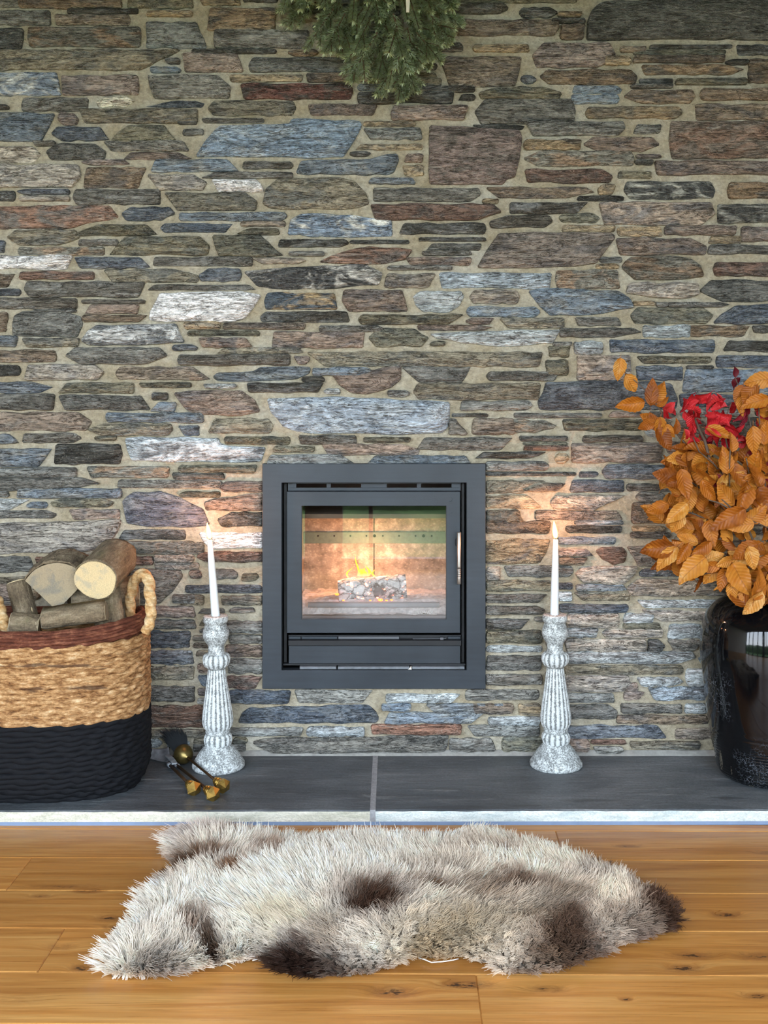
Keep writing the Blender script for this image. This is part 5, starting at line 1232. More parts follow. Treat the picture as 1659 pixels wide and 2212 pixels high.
# ------------------------------------------------------------------ autumn branches in the vase
def leaf_mat(name, stops, trans, vein):
    t = NT(name); uv = t.n('ShaderNodeUVMap').outputs[0]; s = t.n('ShaderNodeSeparateXYZ'); t.l(uv, s.inputs[0])
    u, v = s.outputs[0], s.outputs[1]
    au = t.math('ABSOLUTE', t.math('SUBTRACT', u, 0.5))
    ribs = t.math('SINE', t.math('MULTIPLY', t.math('SUBTRACT', v, t.math('MULTIPLY', au, 0.55)), 56.0))
    rn = t.rand(); b = t.noise(t.pos((40, 40, 40)), 1.0, 4, 0.65)
    c = t.ramp(t.math('ADD', t.math('MULTIPLY', rn, 0.7), t.math('MULTIPLY', t.rng(b, 0.3, 0.7, 0, 1), 0.3)), [(p, rgba(q)) for p, q in stops])
    c = t.mix(t.rng(ribs, 0.8, 1.0, 0, 0.3), c, rgba(vein)); c = t.mix(t.rng(au, 0.0, 0.03, 0.6, 0), c, rgba(vein))
    c = t.mix(t.rng(b, 0.66, 0.74, 0, 0.5), c, rgba((96, 56, 24)))
    t.base(c).rough(0.5).bump(ribs, 0.3, 0.0015); t.set(Specular_IOR_Level=0.35)
    tl_ = t.n('ShaderNodeBsdfTranslucent'); t.l(c, tl_.inputs[0]); mx = t.n('ShaderNodeMixShader'); mx.inputs[0].default_value = trans
    t.l(t.p.outputs[0], mx.inputs[1]); t.l(tl_.outputs[0], mx.inputs[2]); t.l(mx.outputs[0], t.out.inputs[0]); return t.mat
m_beech = leaf_mat('amber_beech_leaf', [(0.0, (104, 50, 10)), (0.25, (150, 82, 18)), (0.5, (178, 106, 28)), (0.78, (198, 134, 52)), (1.0, (220, 178, 112))], 0.1, (124, 68, 24))
m_redl = leaf_mat('scarlet_leaf', [(0.0, (156, 22, 34)), (0.35, (208, 42, 50)), (0.7, (224, 66, 72)), (1.0, (212, 88, 96))], 0.22, (150, 24, 34))
m_dredl = leaf_mat('crimson_leaf', [(0.0, (84, 12, 26)), (0.5, (120, 20, 36)), (1.0, (150, 34, 48))], 0.15, (70, 10, 22))
RL = random.Random(21)
def leaf_mesh(name, mat, wid, curl, fold, twist, serr, seed):
    """a leaf along +x, one unit long, with pleats, a folded midrib and serrated edge"""
    nl, nwid = 13, 7; vs = []; fs = []; uvs = []
    for i in range(nl):
        s = i/(nl-1)
        w = wid*0.5*(math.sin(math.pi*min(1, s**0.82))**0.75)*(1-0.25*s) if 0 < s < 1 else 0.004
        w *= 1+serr*(1 if i % 2 else -1)
        for j in range(nwid):
            u = j/(nwid-1)*2-1
            x = s; y = u*w; z = fold*abs(u)*w*2.2 + curl*(s-0.2)**2 - curl*.04 + 0.008*math.sin(s*38-abs(u)*6)*(abs(u))*(w/wid*2)
            z += 0.07*noise.noise(Vector((s*3+seed, u*1.5, seed))) 
            a = twist*(s-0.3); y, z = y*math.cos(a)-z*math.sin(a), y*math.sin(a)+z*math.cos(a)
            vs.append((x+0.03*abs(u)*(1-s), y, z)); uvs.append((0.5+0.5*u*(w/(wid*.5)), s))
    for i in range(nl-1):
        for j in range(nwid-1):
            a = i*nwid+j; fs.append((a, a+nwid, a+nwid+1, a+1))
    # stalk
    b = len(vs); vs += [(-0.14, -.006, .01), (-0.14, .006, .01), (0.01, .008, 0), (0.01, -.008, 0)]; uvs += [(0.5, 0)]*4; fs.append((b, b+1, b+2, b+3))
    me = bpy.data.meshes.new(name); me.from_pydata(vs, [], fs); me.materials.append(mat); me.polygons.foreach_set('use_smooth', [True]*len(fs))
    ul = me.uv_layers.new(name='UVMap'); li = np.zeros(len(me.loops), np.int32); me.loops.foreach_get('vertex_index', li)
    ul.data.foreach_set('uv', np.array(uvs, np.float32)[li].ravel()); me.update(); return me
BEECH = [leaf_mesh('leaf', m_beech, w, c, f, tw, .05, k) for k, (w, c, f, tw) in enumerate(((.60, .10, .10, .1), (.64, -.22, .22, .5), (.58, .30, .05, -.5), (.52, -.10, .40, .2), (.66, .05, -.18, -.2), (.56, -.38, .15, .8)))]
REDS = [leaf_mesh('leaf', m_redl, w, c, f, tw, .07, 20+k) for k, (w, c, f, tw) in enumerate(((.46, -.45, .9, 1.0), (.52, .45, .6, -1.2), (.42, -.3, 1.0, 1.6), (.56, -.6, .5, -.8)))]
DREDS = [leaf_mesh('leaf', m_dredl, w, c, f, tw, .05, 40+k) for k, (w, c, f, tw) in enumerate(((.50, -.3, .4, .5), (.56, .2, .3, -.6)))]
m_twig = m_plain('grey_brown_twig', (92, 78, 66), 0.8, var=0.25, scale=120)
branches = []
def branch(name, label, cat, pts, r0, grp):
    P = [at(*p) for p in pts]; n = 30; cur = []
    for i in range(n):
        s = i/(n-1)*(len(P)-1); k = min(int(s), len(P)-2); u = s-k
        p0, p1, p2, p3 = P[max(k-1, 0)], P[k], P[k+1], P[min(k+2, len(P)-1)]
        cur.append(0.5*((2*p1)+(p2-p0)*u+(2*p0-5*p1+4*p2-p3)*u*u+(3*p1-p0-3*p2+p3)*u**3))
    root = thing(name, label, cat, cur[0], grp)
    mb = MB(); mb.tube(cur, lambda s: r0*(1-.7*s), 7); obj('stem', mb, m_twig, root, smooth=True)
    branches.append((root, cur)); return root, cur
GB = 'beech branches in the black vase'
def vas(px): return [(1655+(px-1655)*.35, 1420, 2.908), (1655+(px-1655)*.45, 1296, 2.905)]
bl = []
for label, pts in (
    ('amber beech branch reaching highest and furthest left over the wall', [(1600, 1120, 2.88), (1520, 1010, 2.86), (1450, 920, 2.85), (1400, 850, 2.85), (1345, 800, 2.86)]),
    ('amber beech branch whose leaves spread left, just under the scarlet ones', [(1590, 1140, 2.86), (1530, 1070, 2.84), (1470, 1030, 2.84), (1420, 1030, 2.86)]),
    ('amber beech branch pointing straight left at mid height of the bunch', [(1580, 1170, 2.84), (1520, 1120, 2.82), (1460, 1100, 2.83), (1415, 1100, 2.85)]),
    ('amber beech branch with the lowest leaves on the left, ending by the right candle', [(1590, 1210, 2.83), (1520, 1190, 2.80), (1450, 1185, 2.81), (1400, 1192, 2.83)]),
    ('amber beech branch drooping over the left shoulder of the vase', [(1600, 1230, 2.82), (1550, 1235, 2.79), (1500, 1245, 2.79), (1480, 1262, 2.80)]),
    ('amber beech branch hanging down over the rim at the front of the vase', [(1640, 1250, 2.79), (1640, 1270, 2.76), (1625, 1300, 2.755), (1612, 1318, 2.76)]),
    ('amber beech branch with big pale leaves in the middle of the bunch', [(1630, 1180, 2.80), (1600, 1120, 2.76), (1560, 1090, 2.75), (1530, 1080, 2.75)]),
    ('amber beech branch rising near the right edge beside the crimson leaves', [(1660, 1150, 2.82), (1650, 1020, 2.80), (1640, 900, 2.80), (1640, 820, 2.80)])):
    bl.append(branch('beech_branch', label, 'branch', vas(pts[0][0])+pts, .0042, GB))
rl = []
for label, pts in (
    ('scarlet leaved branch at the upper left of the bunch', [(1580, 1080, 2.90), (1545, 1000, 2.87), (1510, 930, 2.85), (1500, 880, 2.85), (1540, 850, 2.85)]),
    ('scarlet leaved branch left of centre, among the amber tips', [(1600, 1080, 2.86), (1575, 980, 2.82), (1565, 920, 2.81), (1580, 870, 2.81)]),
    ('crimson leaved branch at the right edge, pointing up', [(1650, 1060, 2.84), (1630, 960, 2.82), (1612, 880, 2.83), (1588, 815, 2.84)])):
    rl.append(branch('red_leaf_branch', label, 'branch', vas(pts[0][0])+pts, .0040, 'red leaved branches in the black vase'))
def near(bs, p):
    best = None
    for root, cur in bs:
        for c in cur[8:]:
            d = (c-p).length_squared
            if best is None or d < best[0]: best = (d, root, c)
    return best[1], best[2]
def put_leaf(me, bs, px, py, d, ang, ln_px, tilt=None, roll=None):
    """leaf centred at a pixel; ang = direction base to tip on screen, degrees anticlockwise from right"""
    ln = ln_px*d/F; a = math.radians(ang)
    tl = RL.uniform(-.7, .7) if tilt is None else tilt; rl_ = RL.uniform(-.95, .95) if roll is None else roll
    x = Vector((math.cos(a)*math.cos(tl), math.sin(tl), math.sin(a)*math.cos(tl))).normalized()
    nrm = Vector((0, -1, 0)); nrm = (nrm - x*nrm.dot(x)).normalized()
    nrm = Quaternion(x, rl_) @ nrm; y = nrm.cross(x)
    c = at(px, py, d)
    M = Matrix(((x.x, y.x, nrm.x), (x.y, y.y, nrm.y), (x.z, y.z, nrm.z)))
    root, _ = near(bs, c)
    o = bpy.data.objects.new('leaf', me); COL.objects.link(o); o.parent = root
    p = c - x*(ln*.5)
    tip = c + x*(ln*.5)
    for q in (p, tip):
        if q.y > -0.03: p.y -= (q.y+0.03)
    o.location = p - root.location
    o.rotation_mode = 'QUATERNION'; o.rotation_quaternion = M.to_quaternion(); o.scale = (ln, ln*RL.uniform(.9, 1.12), ln)
    return o
EX = [ # leaves that can be picked out, on the beech branches
 (1337,797,262,52,2.86),(1362,828,302,50,2.86),(1362,873,190,66,2.85),(1408,848,82,62,2.84),(1424,846,52,56,2.85),(1430,868,18,42,2.85),(1402,905,150,48,2.84),(1396,918,196,52,2.82),(1414,912,120,50,2.83),
 (1425,925,262,54,2.83),(1434,948,300,58,2.82),(1446,932,300,40,2.82),(1462,922,80,36,2.84),(1476,950,82,50,2.86),(1470,970,170,46,2.85),(1488,985,20,42,2.83),(1462,990,190,52,2.84),(1440,1028,170,66,2.82),(1462,1038,205,50,2.80),
 (1478,1046,280,72,2.78),(1460,1056,160,46,2.83),(1420,1098,198,58,2.82),(1462,1108,222,66,2.77),(1462,1130,236,52,2.79),(1505,1128,120,54,2.80),(1530,1060,302,62,2.76),(1568,1070,130,64,2.75),(1605,1075,250,78,2.75),
 (1575,1120,208,90,2.735),(1598,1135,190,66,2.74),(1420,1185,192,76,2.79),(1440,1205,225,72,2.78),(1404,1190,186,42,2.80),(1455,1182,20,48,2.79),(1475,1196,240,56,2.77),(1496,1228,215,84,2.75),(1532,1225,190,52,2.76),(1540,1205,20,52,2.77),
 (1515,1185,215,56,2.76),(1485,1165,160,52,2.79),(1570,1213,200,52,2.755),(1608,1190,205,70,2.745),(1623,1205,282,54,2.74),(1600,1250,300,86,2.74),(1640,1260,70,82,2.735),(1626,1302,236,70,2.735),(1582,1280,268,50,2.77),(1562,1248,250,60,2.77),
 (1640,822,190,72,2.80),(1620,850,230,60,2.79),(1632,868,195,66,2.78),(1597,852,250,48,2.80),(1600,876,272,48,2.80),(1552,935,340,62,2.78),(1580,955,95,46,2.77),(1627,950,270,66,2.76),(1640,935,80,44,2.79),(1565,990,90,50,2.79),(1583,995,40,46,2.79),
 (1620,1005,120,50,2.79),(1598,1030,300,70,2.77),(1630,1045,330,62,2.77),(1655,1085,300,80,2.75),(1555,1075,240,48,2.78),(1535,1150,280,60,2.78),(1490,1080,260,54,2.80),(1520,985,230,54,2.84),(1500,965,60,44,2.86)]
for e in EX: put_leaf(RL.choice(BEECH), bl, e[0], e[1], e[4], e[2], e[3], tilt=RL.uniform(-.25, .25), roll=RL.uniform(-.35, .35))
RX = [(1445,880,250,52),(1453,890,270,44),(1440,895,300,40),(1500,870,190,40),(1518,858,205,62),(1555,858,300,52),(1495,885,170,48),(1480,900,250,58),(1487,925,265,60),(1498,915,280,52),(1508,890,250,40),(1540,875,200,52),(1552,880,190,46),
 (1535,905,210,60),(1560,900,150,56),(1528,920,230,52),(1552,925,200,58),(1575,915,160,50),(1585,925,350,60),(1555,945,250,54),(1570,950,270,56),(1540,935,300,48),(1600,948,330,40),(1525,945,280,40),(1650,890,240,62),(1645,905,260,56),(1655,880,60,50)]
RX += [(RL.uniform(1480, 1600), RL.uniform(858, 958), RL.uniform(160, 330), RL.uniform(30, 44)) for _ in range(22)]
for e in RX: put_leaf(RL.choice(REDS), rl[:2] if e[0] < 1600 else rl, e[0], e[1], RL.uniform(2.77, 2.88), e[2]+RL.uniform(-25, 25), e[3]*.84, tilt=RL.uniform(-.9, .9), roll=RL.uniform(-1.1, 1.1))
for e in [(1590,828,240,34),(1588,803,80,28),(1612,885,270,38),(1604,905,250,40),(1596,898,210,36),(1638,985,200,60),(1650,1000,250,56),(1630,1000,190,50),(1655,970,200,50),(1530,965,250,44),(1545,1040,200,48),(1560,1035,180,40),(1640,1050,250,40),(1655,1040,300,50),(1625,985,20,44)]:
    put_leaf(RL.choice(DREDS), rl[2:] if e[0] > 1580 else rl, e[0], e[1], RL.uniform(2.80, 2.87), *e[2:])
# the rest of the mass: outline of the bunch, filled from the back forward
MASS = [(1452,985),(1425,1030),(1450,1060),(1440,1085),(1405,1108),(1450,1125),(1470,1150),(1440,1170),(1405,1195),(1440,1225),(1490,1250),(1545,1250),(1580,1285),(1625,1300),(1680,1310),(1740,1260),(1770,1150),(1770,1000),(1740,900),(1680,850),(1640,880),(1640,960),(1590,965),(1540,975),(1500,955)]
def inside(p, poly):
    x, y = p; r = False; n = len(poly)
    for i in range(n):
        (xa, ya), (xb, yb) = poly[i], poly[(i+1) % n]
        if (ya > y) != (yb > y) and x < (xb-xa)*(y-ya)/(yb-ya)+xa: r = not r
    return r
pts = []; tries = 0
while len(pts) < 180 and tries < 20000:
    tries += 1; p = (RL.uniform(1400, 1840), RL.uniform(850, 1310))
    if not inside(p, MASS): continue
    if p[0] > 1690 and RL.random() < .5: continue
    if min([(p[0]-q[0])**2+(p[1]-q[1])**2 for q in pts] or [1e9]) < 17**2: continue
    pts.append(p)
for (px, py) in pts:
    a = math.degrees(math.atan2(-(py-1270), px-1655)) + RL.uniform(-75, 75)
    edge = min(abs(px-1420)/200, 1)
    put_leaf(RL.choice(BEECH), bl, px, py, 2.87-0.09*edge+RL.uniform(-.03, .05), a, RL.uniform(48, 72))
# fine bare twigs that cross in front
for i, pts_ in enumerate(([(1500,905,2.83),(1522,950,2.83),(1535,1000,2.83),(1552,1040,2.83)],[(1497,945,2.82),(1510,975,2.81),(1540,1000,2.81),(1565,1030,2.82)],[(1578,960,2.765),(1576,1000,2.77),(1576,1050,2.78)],[(1555,1075,2.755),(1600,1115,2.75),(1659,1140,2.75)],[(1612,990,2.77),(1618,1022,2.775)])):
    mb = MB(); mb.tube([at(*p) for p in pts_], .0017 if i else .004, 6); obj('twig', mb, m_twig, bl[1][0] if i < 3 else bl[6][0], smooth=True)

# ------------------------------------------------------------------ fir swag at the top of the wall
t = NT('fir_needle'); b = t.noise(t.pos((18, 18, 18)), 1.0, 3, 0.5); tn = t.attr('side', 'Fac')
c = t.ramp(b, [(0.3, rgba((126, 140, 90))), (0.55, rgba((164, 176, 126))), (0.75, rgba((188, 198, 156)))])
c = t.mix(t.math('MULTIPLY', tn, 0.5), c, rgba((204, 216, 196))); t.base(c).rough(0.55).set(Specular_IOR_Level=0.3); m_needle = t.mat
m_fstem = m_plain('fir_twig_bark', (84, 66, 44), 0.85)
RN = random.Random(4)
def sprig_mesh(kind):
    """needles along a twig with side shoots; twig along +x, one unit = 0.1 m"""
    vs = []; fs = []; side = []
    tw = [((0, 0, 0), (1.0, 0, -.05))]
    shoots = {0: [], 1: [(.35, .55, .42), (.40, -.6, .40), (.65, .45, .3)], 2: [(.25, -.5, .5), (.5, .55, .42), (.62, -.5, .34), (.8, .4, .22)], 3: [(.45, .5, .4)]}[kind]
    for s, a, l in shoots: tw.append(((s, 0, -.05*s), (s+l*math.cos(a), l*math.sin(a), -.05*s+RN.uniform(-.08, .08))))
    stem = MB()
    for p, q in tw:
        p, q = Vector(p), Vector(q); L = (q-p).length; ax = (q-p).normalized()
        stem.tube([p, p.lerp(q, .5)+Vector((0, 0, .015)), q], lambda s: .018*(1-.5*s), 5)
        n = int(430*L); up = Vector((0, 0, 1)); sd = ax.cross(up).normalized(); up = sd.cross(ax)
        for k in range(n):
            s = RN.random()**0.9; c = p.lerp(q, s)
            a = RN.uniform(0, 2*math.pi); rad = sd*math.cos(a)+up*(0.8*math.sin(a)+.25)
            dirn = (rad*RN.uniform(.9, 1.1)+ax*RN.uniform(.45, .75)).normalized(); ln = RN.uniform(.13, .165)*(1-.35*max(0, s-.75)*2)
            bend = (up*.5+ax*.5)*ln*.18; w = dirn.cross(ax)
            w = (w if w.length > .1 else sd).normalized()*.0085
            b0 = len(vs); m = c+dirn*ln*.55; e = c+dirn*ln+bend
            vs += [c-w*.7, c+w*.7, m+w, m-w, e]; fs += [(b0, b0+1, b0+2, b0+3), (b0+3, b0+2, b0+4)]
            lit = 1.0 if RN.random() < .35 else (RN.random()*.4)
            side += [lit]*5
    me = bpy.data.meshes.new('fir_sprig'); b0 = len(vs)
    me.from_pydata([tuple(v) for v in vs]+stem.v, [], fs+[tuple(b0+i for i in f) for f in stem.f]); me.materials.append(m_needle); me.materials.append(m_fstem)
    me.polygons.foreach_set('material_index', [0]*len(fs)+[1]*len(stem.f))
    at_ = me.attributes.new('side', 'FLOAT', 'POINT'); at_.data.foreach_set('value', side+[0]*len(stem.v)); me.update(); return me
SPR = [sprig_mesh(k) for k in (0, 1, 2, 3, 1, 2)]
swag = thing('fir_swag', 'bunch of green fir twigs hanging point down from the top of the stone wall', 'swag', at(810, -60, D-0.06))
def sprig(x0, y0, x1, y1, d, kind=None):
    p, q = at(x0, y0, d+.03), at(x1, y1, d); ax = q-p; L = ax.length; x = ax.normalized()
    n = Vector((RN.uniform(-.3, .3), -1, RN.uniform(-.3, .3))); n = (n-x*n.dot(x)).normalized(); y = n.cross(x)
    o = bpy.data.objects.new('fir_sprig', SPR[RN.randrange(6)] if kind is None else SPR[kind]); COL.objects.link(o); o.parent = swag
    o.location = p-swag.location; o.rotation_mode = 'QUATERNION'; o.rotation_quaternion = Matrix(((x.x, y.x, n.x), (x.y, y.y, n.y), (x.z, y.z, n.z))).to_quaternion()
    o.scale = (L, max(L, .075), max(min(L, .115), .085))
for e in [(690,-20,603,22),(690,0,612,50),(720,20,662,102),(700,-30,640,30),(700,-30,655,-5),(745,30,700,112),(760,35,733,114),(740,10,690,70),(760,-30,700,30),(790,10,735,88),(800,60,750,118),(815,70,754,172),(800,40,765,110),(835,90,815,168),(830,120,798,172),
    (850,60,792,130),(860,40,845,140),(865,120,815,202),(868,130,862,216),(870,125,898,196),(850,30,880,150),(880,60,900,148),(870,20,930,95),(895,60,945,118),(900,70,952,132),(905,40,965,95),(920,20,975,88),(930,10,997,52),(900,-10,960,22),(930,-30,985,8),
    (880,-20,905,60),(820,-30,780,50),(840,-20,830,70),(770,-40,760,40),(730,-50,690,10),(865,-40,880,40),(800,-50,820,40),(900,-50,925,30),(850,60,870,120),(880,80,905,150),(790,60,770,100),(780,-10,730,60),(915,90,935,130),(905,100,925,150),(850,130,840,190),(875,150,880,205)]:
    sprig(*e, D-RN.uniform(.065, .145))
for k in range(26):
    x = RN.uniform(640, 960); sprig(x, -90, x+RN.uniform(-60, 60), RN.uniform(-40, 20), D-RN.uniform(.07, .13))
mb = MB(); rb = []
for i in range(9):
    s = i/8; c = at(879+2*math.sin(s*2), -70+97*s, D-.17); w = (.0085*(1-.55*s)); rb.append([c+Vector((-w, 0, 0)), c+Vector((0, -.0018, 0)), c+Vector((w, 0, 0)), c+Vector((0, .0012, 0))])
mb.grid(rb, True, 0, True, True); tag(obj('ribbon_tail', mb, m_plain('cream_ribbon', (226, 220, 200), 0.7), swag), 'cream ribbon end')

# ------------------------------------------------------------------ sheepskin
OUT = [(376,1795,.045),(392,1775,.05),(430,1760,.055),(480,1757,.055),(520,1775,.05),(590,1783,.05),(700,1784,.05),(800,1787,.05),(900,1786,.05),(955,1780,.055),(985,1767,.06),(1040,1768,.06),(1070,1782,.055),(1130,1792,.05),(1200,1813,.05),(1270,1831,.05),(1330,1856,.045),(1400,1892,.045),(1450,1925,.04),(1476,1955,.03),
 (1462,1985,.015),(1430,2008,.012),(1385,2024,.01),(1335,2044,.01),(1290,2068,.008),(1240,2085,.006),(1190,2100,.006),(1130,2105,.006),(1085,2104,.006),(1068,2085,.006),(1030,2076,.006),(1000,2064,.006),(945,2068,.006),(900,2064,.006),(850,2085,.006),(800,2103,.006),(740,2110,.006),(650,2108,.006),(605,2100,.006),(585,2082,.006),(550,2068,.006),(500,2080,.006),
 (440,2088,.006),(380,2104,.006),(300,2113,.006),(235,2110,.008),(220,2095,.01),(236,2060,.015),(272,2010,.018),(312,1960,.02),(342,1912,.025),(372,1872,.03),(378,1840,.035)]
gp = [on_floor(x, y, h) for x, y, h in OUT]; gp = [Vector((p.x, p.y)) for p in gp]
gp = [Vector((p.x, min(p.y, -0.435))) for p in gp]
cen = sum(gp, Vector((0, 0)))/len(gp)
gp = [cen+(p-cen)*0.985 for p in gp]
rug = thing('sheepskin_rug', 'cream and brown long haired sheepskin lying on the oak floor before the hearth', 'rug', (cen.x, cen.y, 0))
poly2 = [(p.x, p.y) for p in gp]
# distance to the edge on a grid
xs_ = np.linspace(min(p.x for p in gp)-.01, max(p.x for p in gp)+.01, 150); ys_ = np.linspace(min(p.y for p in gp)-.01, max(p.y for p in gp)+.01, 70)
XX, YY = np.meshgrid(xs_, ys_); INS = np.zeros(XX.shape, bool); DST = np.full(XX.shape, 9.0)
for i in range(len(poly2)):
    (xa, ya), (xb, yb) = poly2[i], poly2[(i+1) % len(poly2)]
    if ya != yb: INS ^= ((ya > YY) != (yb > YY)) & (XX < (xb-xa)*(YY-ya)/(yb-ya)+xa)
    ex, ey = xb-xa, yb-ya; tt = np.clip(((XX-xa)*ex+(YY-ya)*ey)/(ex*ex+ey*ey), 0, 1); DST = np.minimum(DST, np.hypot(XX-xa-tt*ex, YY-ya-tt*ey))
def hide_h(x, y, dst):
    e = min(1, dst/0.05); return 0.004+0.012*e+0.009*e*noise.noise(Vector((x*7, y*7, 2)))
vid = -np.ones(XX.shape, int); vv = []; ff = []
m_hide = m_plain('sheep_hide', (120, 108, 94), 0.9)
for i in range(XX.shape[0]):
    for j in range(XX.shape[1]):
        if INS[i, j]: vid[i, j] = len(vv); vv.append((XX[i, j], YY[i, j], hide_h(XX[i, j], YY[i, j], DST[i, j])))
for i in range(XX.shape[0]-1):
    for j in range(XX.shape[1]-1):
        q = (vid[i, j], vid[i, j+1], vid[i+1, j+1], vid[i+1, j])
        if min(q) >= 0: ff.append(q)
mb = MB(); mb.add(vv, ff); hide = obj('hide', mb, m_hide, rug, smooth=True); s_ = hide.modifiers.new('thick', 'SOLIDIFY'); s_.thickness = 0.003
PATCH = [  # x, y (frame), half width, half height, colour, strength
 (400,1866,42,22,(92,62,42),1.1),(430,1856,30,12,(110,80,58),.7),(515,1895,19,12,(122,86,60),1.0),(800,1962,46,26,(74,50,36),1.1),(905,1926,34,10,(110,82,60),.8),(640,2066,70,26,(58,40,32),1.3),(715,2090,60,22,(60,42,34),1.2),(580,2060,30,12,(84,62,48),.8),
 (457,2022,20,18,(92,72,58),1.0),(408,2008,16,16,(136,112,94),.8),(475,1980,8,9,(140,104,72),1.0),(570,1845,26,10,(170,140,116),.6),(545,1855,26,14,(150,124,104),.5),(330,2060,40,20,(160,148,138),.5),(380,2085,50,14,(132,116,104),.6),(250,2105,30,8,(120,106,98),.4),
 (1220,2008,50,40,(86,62,48),1.0),(1135,1990,70,26,(150,126,102),.6),(1255,2050,40,30,(96,72,56),.9),(1430,1944,42,34,(92,66,50),1.1),(1445,1975,26,20,(74,52,40),1.1),(1380,2000,50,16,(124,104,92),.7),(1150,2086,56,18,(100,80,66),.9),(850,2078,36,20,(110,88,70),.8),(1095,1926,70,11,(112,86,68),.8),
 (1000,1920,50,10,(150,130,110),.6),(950,1890,60,10,(150,134,116),.5),(1335,1866,40,10,(100,72,54),.9),(1390,1890,30,8,(104,78,60),.8),(1080,1785,50,14,(178,156,132),.7),(500,1790,40,16,(176,152,132),.6),(700,1800,60,12,(206,186,152),.5),(1000,2000,90,40,(176,156,126),.6),(910,2030,60,30,(176,150,112),.6),(1060,1850,90,14,(168,150,132),.5),
 (1180,2045,50,22,(112,86,66),.6),(1200,1940,40,10,(140,116,94),.45),(1350,1975,50,16,(128,104,86),.5),(1030,1945,50,10,(130,104,82),.5),(760,1800,0,0,(0,0,0),0),(1300,2030,40,18,(134,112,98),.6),(640,1990,60,22,(222,206,172),.5),(430,1800,40,20,(206,190,182),.5),(730,2020,40,24,(170,148,124),.5),(800,2070,60,14,(120,100,84),.5),(1180,1950,60,16,(158,138,118),.5),(1290,1905,70,16,(186,172,158),.6)]
PW_ = [(on_floor(x, y, .03), a*on_floor(x, y, .03).y, a, b, c, s) for x, y, a, b, c, s in PATCH if s > 0]
RF = np.random.RandomState(3); RH = random.Random(33)
def wool_colour(px, py):
    base = np.array([253, 242, 226.0])
    f = min(1, max(0, (px-820)/420)); base = base*(1-f*.55)+np.array([212, 196, 174.0])*f*.7
    for (x, y, a, b, c, s) in PATCH:
        if s <= 0: continue
        wx = px + 24*noise.noise(Vector((px*.04, py*.06, 1))); wy = py + 16*noise.noise(Vector((px*.04, py*.06, 9)))
        q = ((wx-x)/a)**2+((wy-y)/b)**2
        k = min(1, s*math.exp(-q*0.8)*1.25)
        base = base*(1-k)+np.array(c, float)*k
    return base
def project(p):
    d = p[1]+D; return HX+p[0]*F/d, HY-(p[2]-ZC)*F/d
NP = 7
P_all = []; C_all = []; Rr = []
area_pts = []
xmin, xmax = poly2 and min(p[0] for p in poly2), max(p[0] for p in poly2); ymin, ymax = min(p[1] for p in poly2), max(p[1] for p in poly2)
locks = []
step = 0.0094
yv_ = ymin
while yv_ < ymax:
    xv = xmin
    while xv < xmax:
        q = (xv+RH.uniform(-.5, .5)*step, yv_+RH.uniform(-.5, .5)*step)
        if inside(q, poly2): locks.append(q)
        xv += step
    yv_ += step
lnz = np.linspace(0, 1, NP)
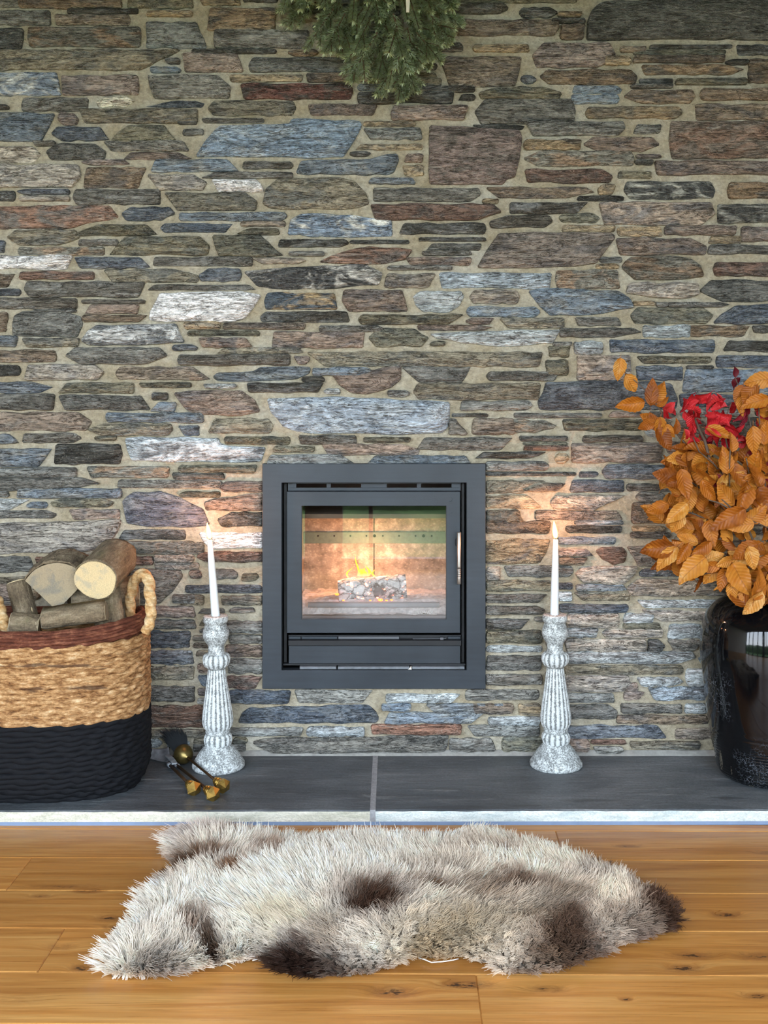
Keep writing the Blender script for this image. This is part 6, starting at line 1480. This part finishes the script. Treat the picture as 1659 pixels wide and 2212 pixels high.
for (x, y) in locks:
    jx = min(max(int((x-xs_[0])/(xs_[1]-xs_[0])+.5), 0), 149); iy = min(max(int((y-ys_[0])/(ys_[1]-ys_[0])+.5), 0), 69)
    dst = DST[iy, jx]; e = min(1, dst/0.07)
    back = (y-ymin)/(ymax-ymin)
    curly = max(0, min(1, (0.55-back)*2.5)) * max(0, min(1, (x+0.30)/.25))
    # outward direction near the edge, a slowly turning flow in the middle
    gx = DST[iy, min(jx+1, 149)]-DST[iy, max(jx-1, 0)]; gy = DST[min(iy+1, 69), jx]-DST[max(iy-1, 0), jx]
    g = Vector((-gx, -gy, 0)); g = g.normalized() if g.length > 1e-6 else Vector((0, 0, 0))
    an = 2.2*noise.noise(Vector((x*3.0, y*4.0, 5)))+1.2*noise.noise(Vector((x*11, y*11, 8)))
    flow = Vector((-math.sin(an)*0.8-.15, -0.35+.5*math.cos(an), 0))
    lean = g*(1-e)*1.15 + flow*(0.55+.35*e)
    L = (0.058 if curly < .5 else 0.046)*(0.75+.35*e)*RH.uniform(.8, 1.2)*(1+.25*noise.noise(Vector((x*6, y*6, 3))))
    px, py = project((x, y, .035)); col = wool_colour(px, py)
    tipc = Vector((x, y, hide_h(x, y, dst))) + Vector((lean.x*L*.8, lean.y*L*.8, L*max(.18, .75-.35*(1-e))))
    ns = 15
    ph = RH.uniform(0, 6.28); lv = RH.uniform(.90, 1.08)
    for k in range(ns):
        r = step*.75*math.sqrt(RH.random()); a = RH.uniform(0, 6.28)
        p0 = Vector((x+r*math.cos(a), y+r*math.sin(a), hide_h(x, y, dst)-.001))
        tp = tipc + Vector((RH.gauss(0, 1), RH.gauss(0, 1), RH.gauss(0, .8)))*(L*.10)
        mid = p0.lerp(tp, .45)+Vector((0, 0, L*.16))
        wav = (0.0016+.0030*curly); pr_ = []
        for s in lnz:
            q = p0*((1-s)**2)+mid*(2*s*(1-s))+tp*(s*s)
            wv = wav*math.sin(s*(7+5*curly)+ph)*s
            pr_.append((q.x+wv, q.y+wv*.5*math.cos(ph), max(q.z+wv*.6*math.sin(ph*2), .0012)))
        P_all.append(pr_); v = lv*RH.uniform(.93, 1.07)
        C_all.append(tuple(min(250, c_*v) for c_ in col))
Pn = np.array(P_all, np.float32).reshape(-1, 3) - np.array([cen.x, cen.y, 0], np.float32)
# no hair may pierce the front of the hearth
lim = -0.424-cen.y; over = (Pn[:, 1] > lim) & (Pn[:, 2] < ZH+.012); Pn[over, 1] = lim - RF.rand(int(over.sum()))*.006
hc = bpy.data.hair_curves.new('fleece'); hc.add_curves([NP]*len(P_all))
hc.points.foreach_set('position', Pn.ravel())
ra = hc.attributes.get('radius') or hc.attributes.new('radius', 'FLOAT', 'POINT')
rr_ = np.tile(np.array([.0008, .0008, .00075, .0007, .0006, .00045, .0002], np.float32), len(P_all)); ra.data.foreach_set('value', rr_)
ca = hc.attributes.new('tint', 'FLOAT_COLOR', 'CURVE')
cl = np.array(C_all)/255.0; cl = np.where(cl <= .04045, cl/12.92, ((cl+.055)/1.055)**2.4); ca.data.foreach_set('color', np.c_[cl, np.ones(len(cl))].astype(np.float32).ravel())
t = NT('wool'); t.base(t.attr('tint')).rough(0.55).set(Specular_IOR_Level=0.25)
tl_ = t.n('ShaderNodeBsdfTranslucent'); t.l(t.attr('tint'), tl_.inputs[0]); mx = t.n('ShaderNodeMixShader'); mx.inputs[0].default_value = .3
t.l(t.p.outputs[0], mx.inputs[1]); t.l(tl_.outputs[0], mx.inputs[2]); t.l(mx.outputs[0], t.out.inputs[0])
hc.materials.append(t.mat)
fo_ = bpy.data.objects.new('fleece', hc); COL.objects.link(fo_); fo_.parent = rug; tag(fo_, kind='stuff')
m_thread = m_plain('white_thread', (235, 232, 226), 0.8)
for pts_ in ([(545,2072),(562,2067),(576,2070),(584,2079),(596,2080)], [(904,2066),(918,2070),(932,2076),(958,2074),(978,2071),(990,2068)]):
    mb = MB(); mb.tube([on_floor(x, y+3, .006) for x, y in pts_], .0011, 6); obj('stitching_thread', mb, m_thread, rug, smooth=True)
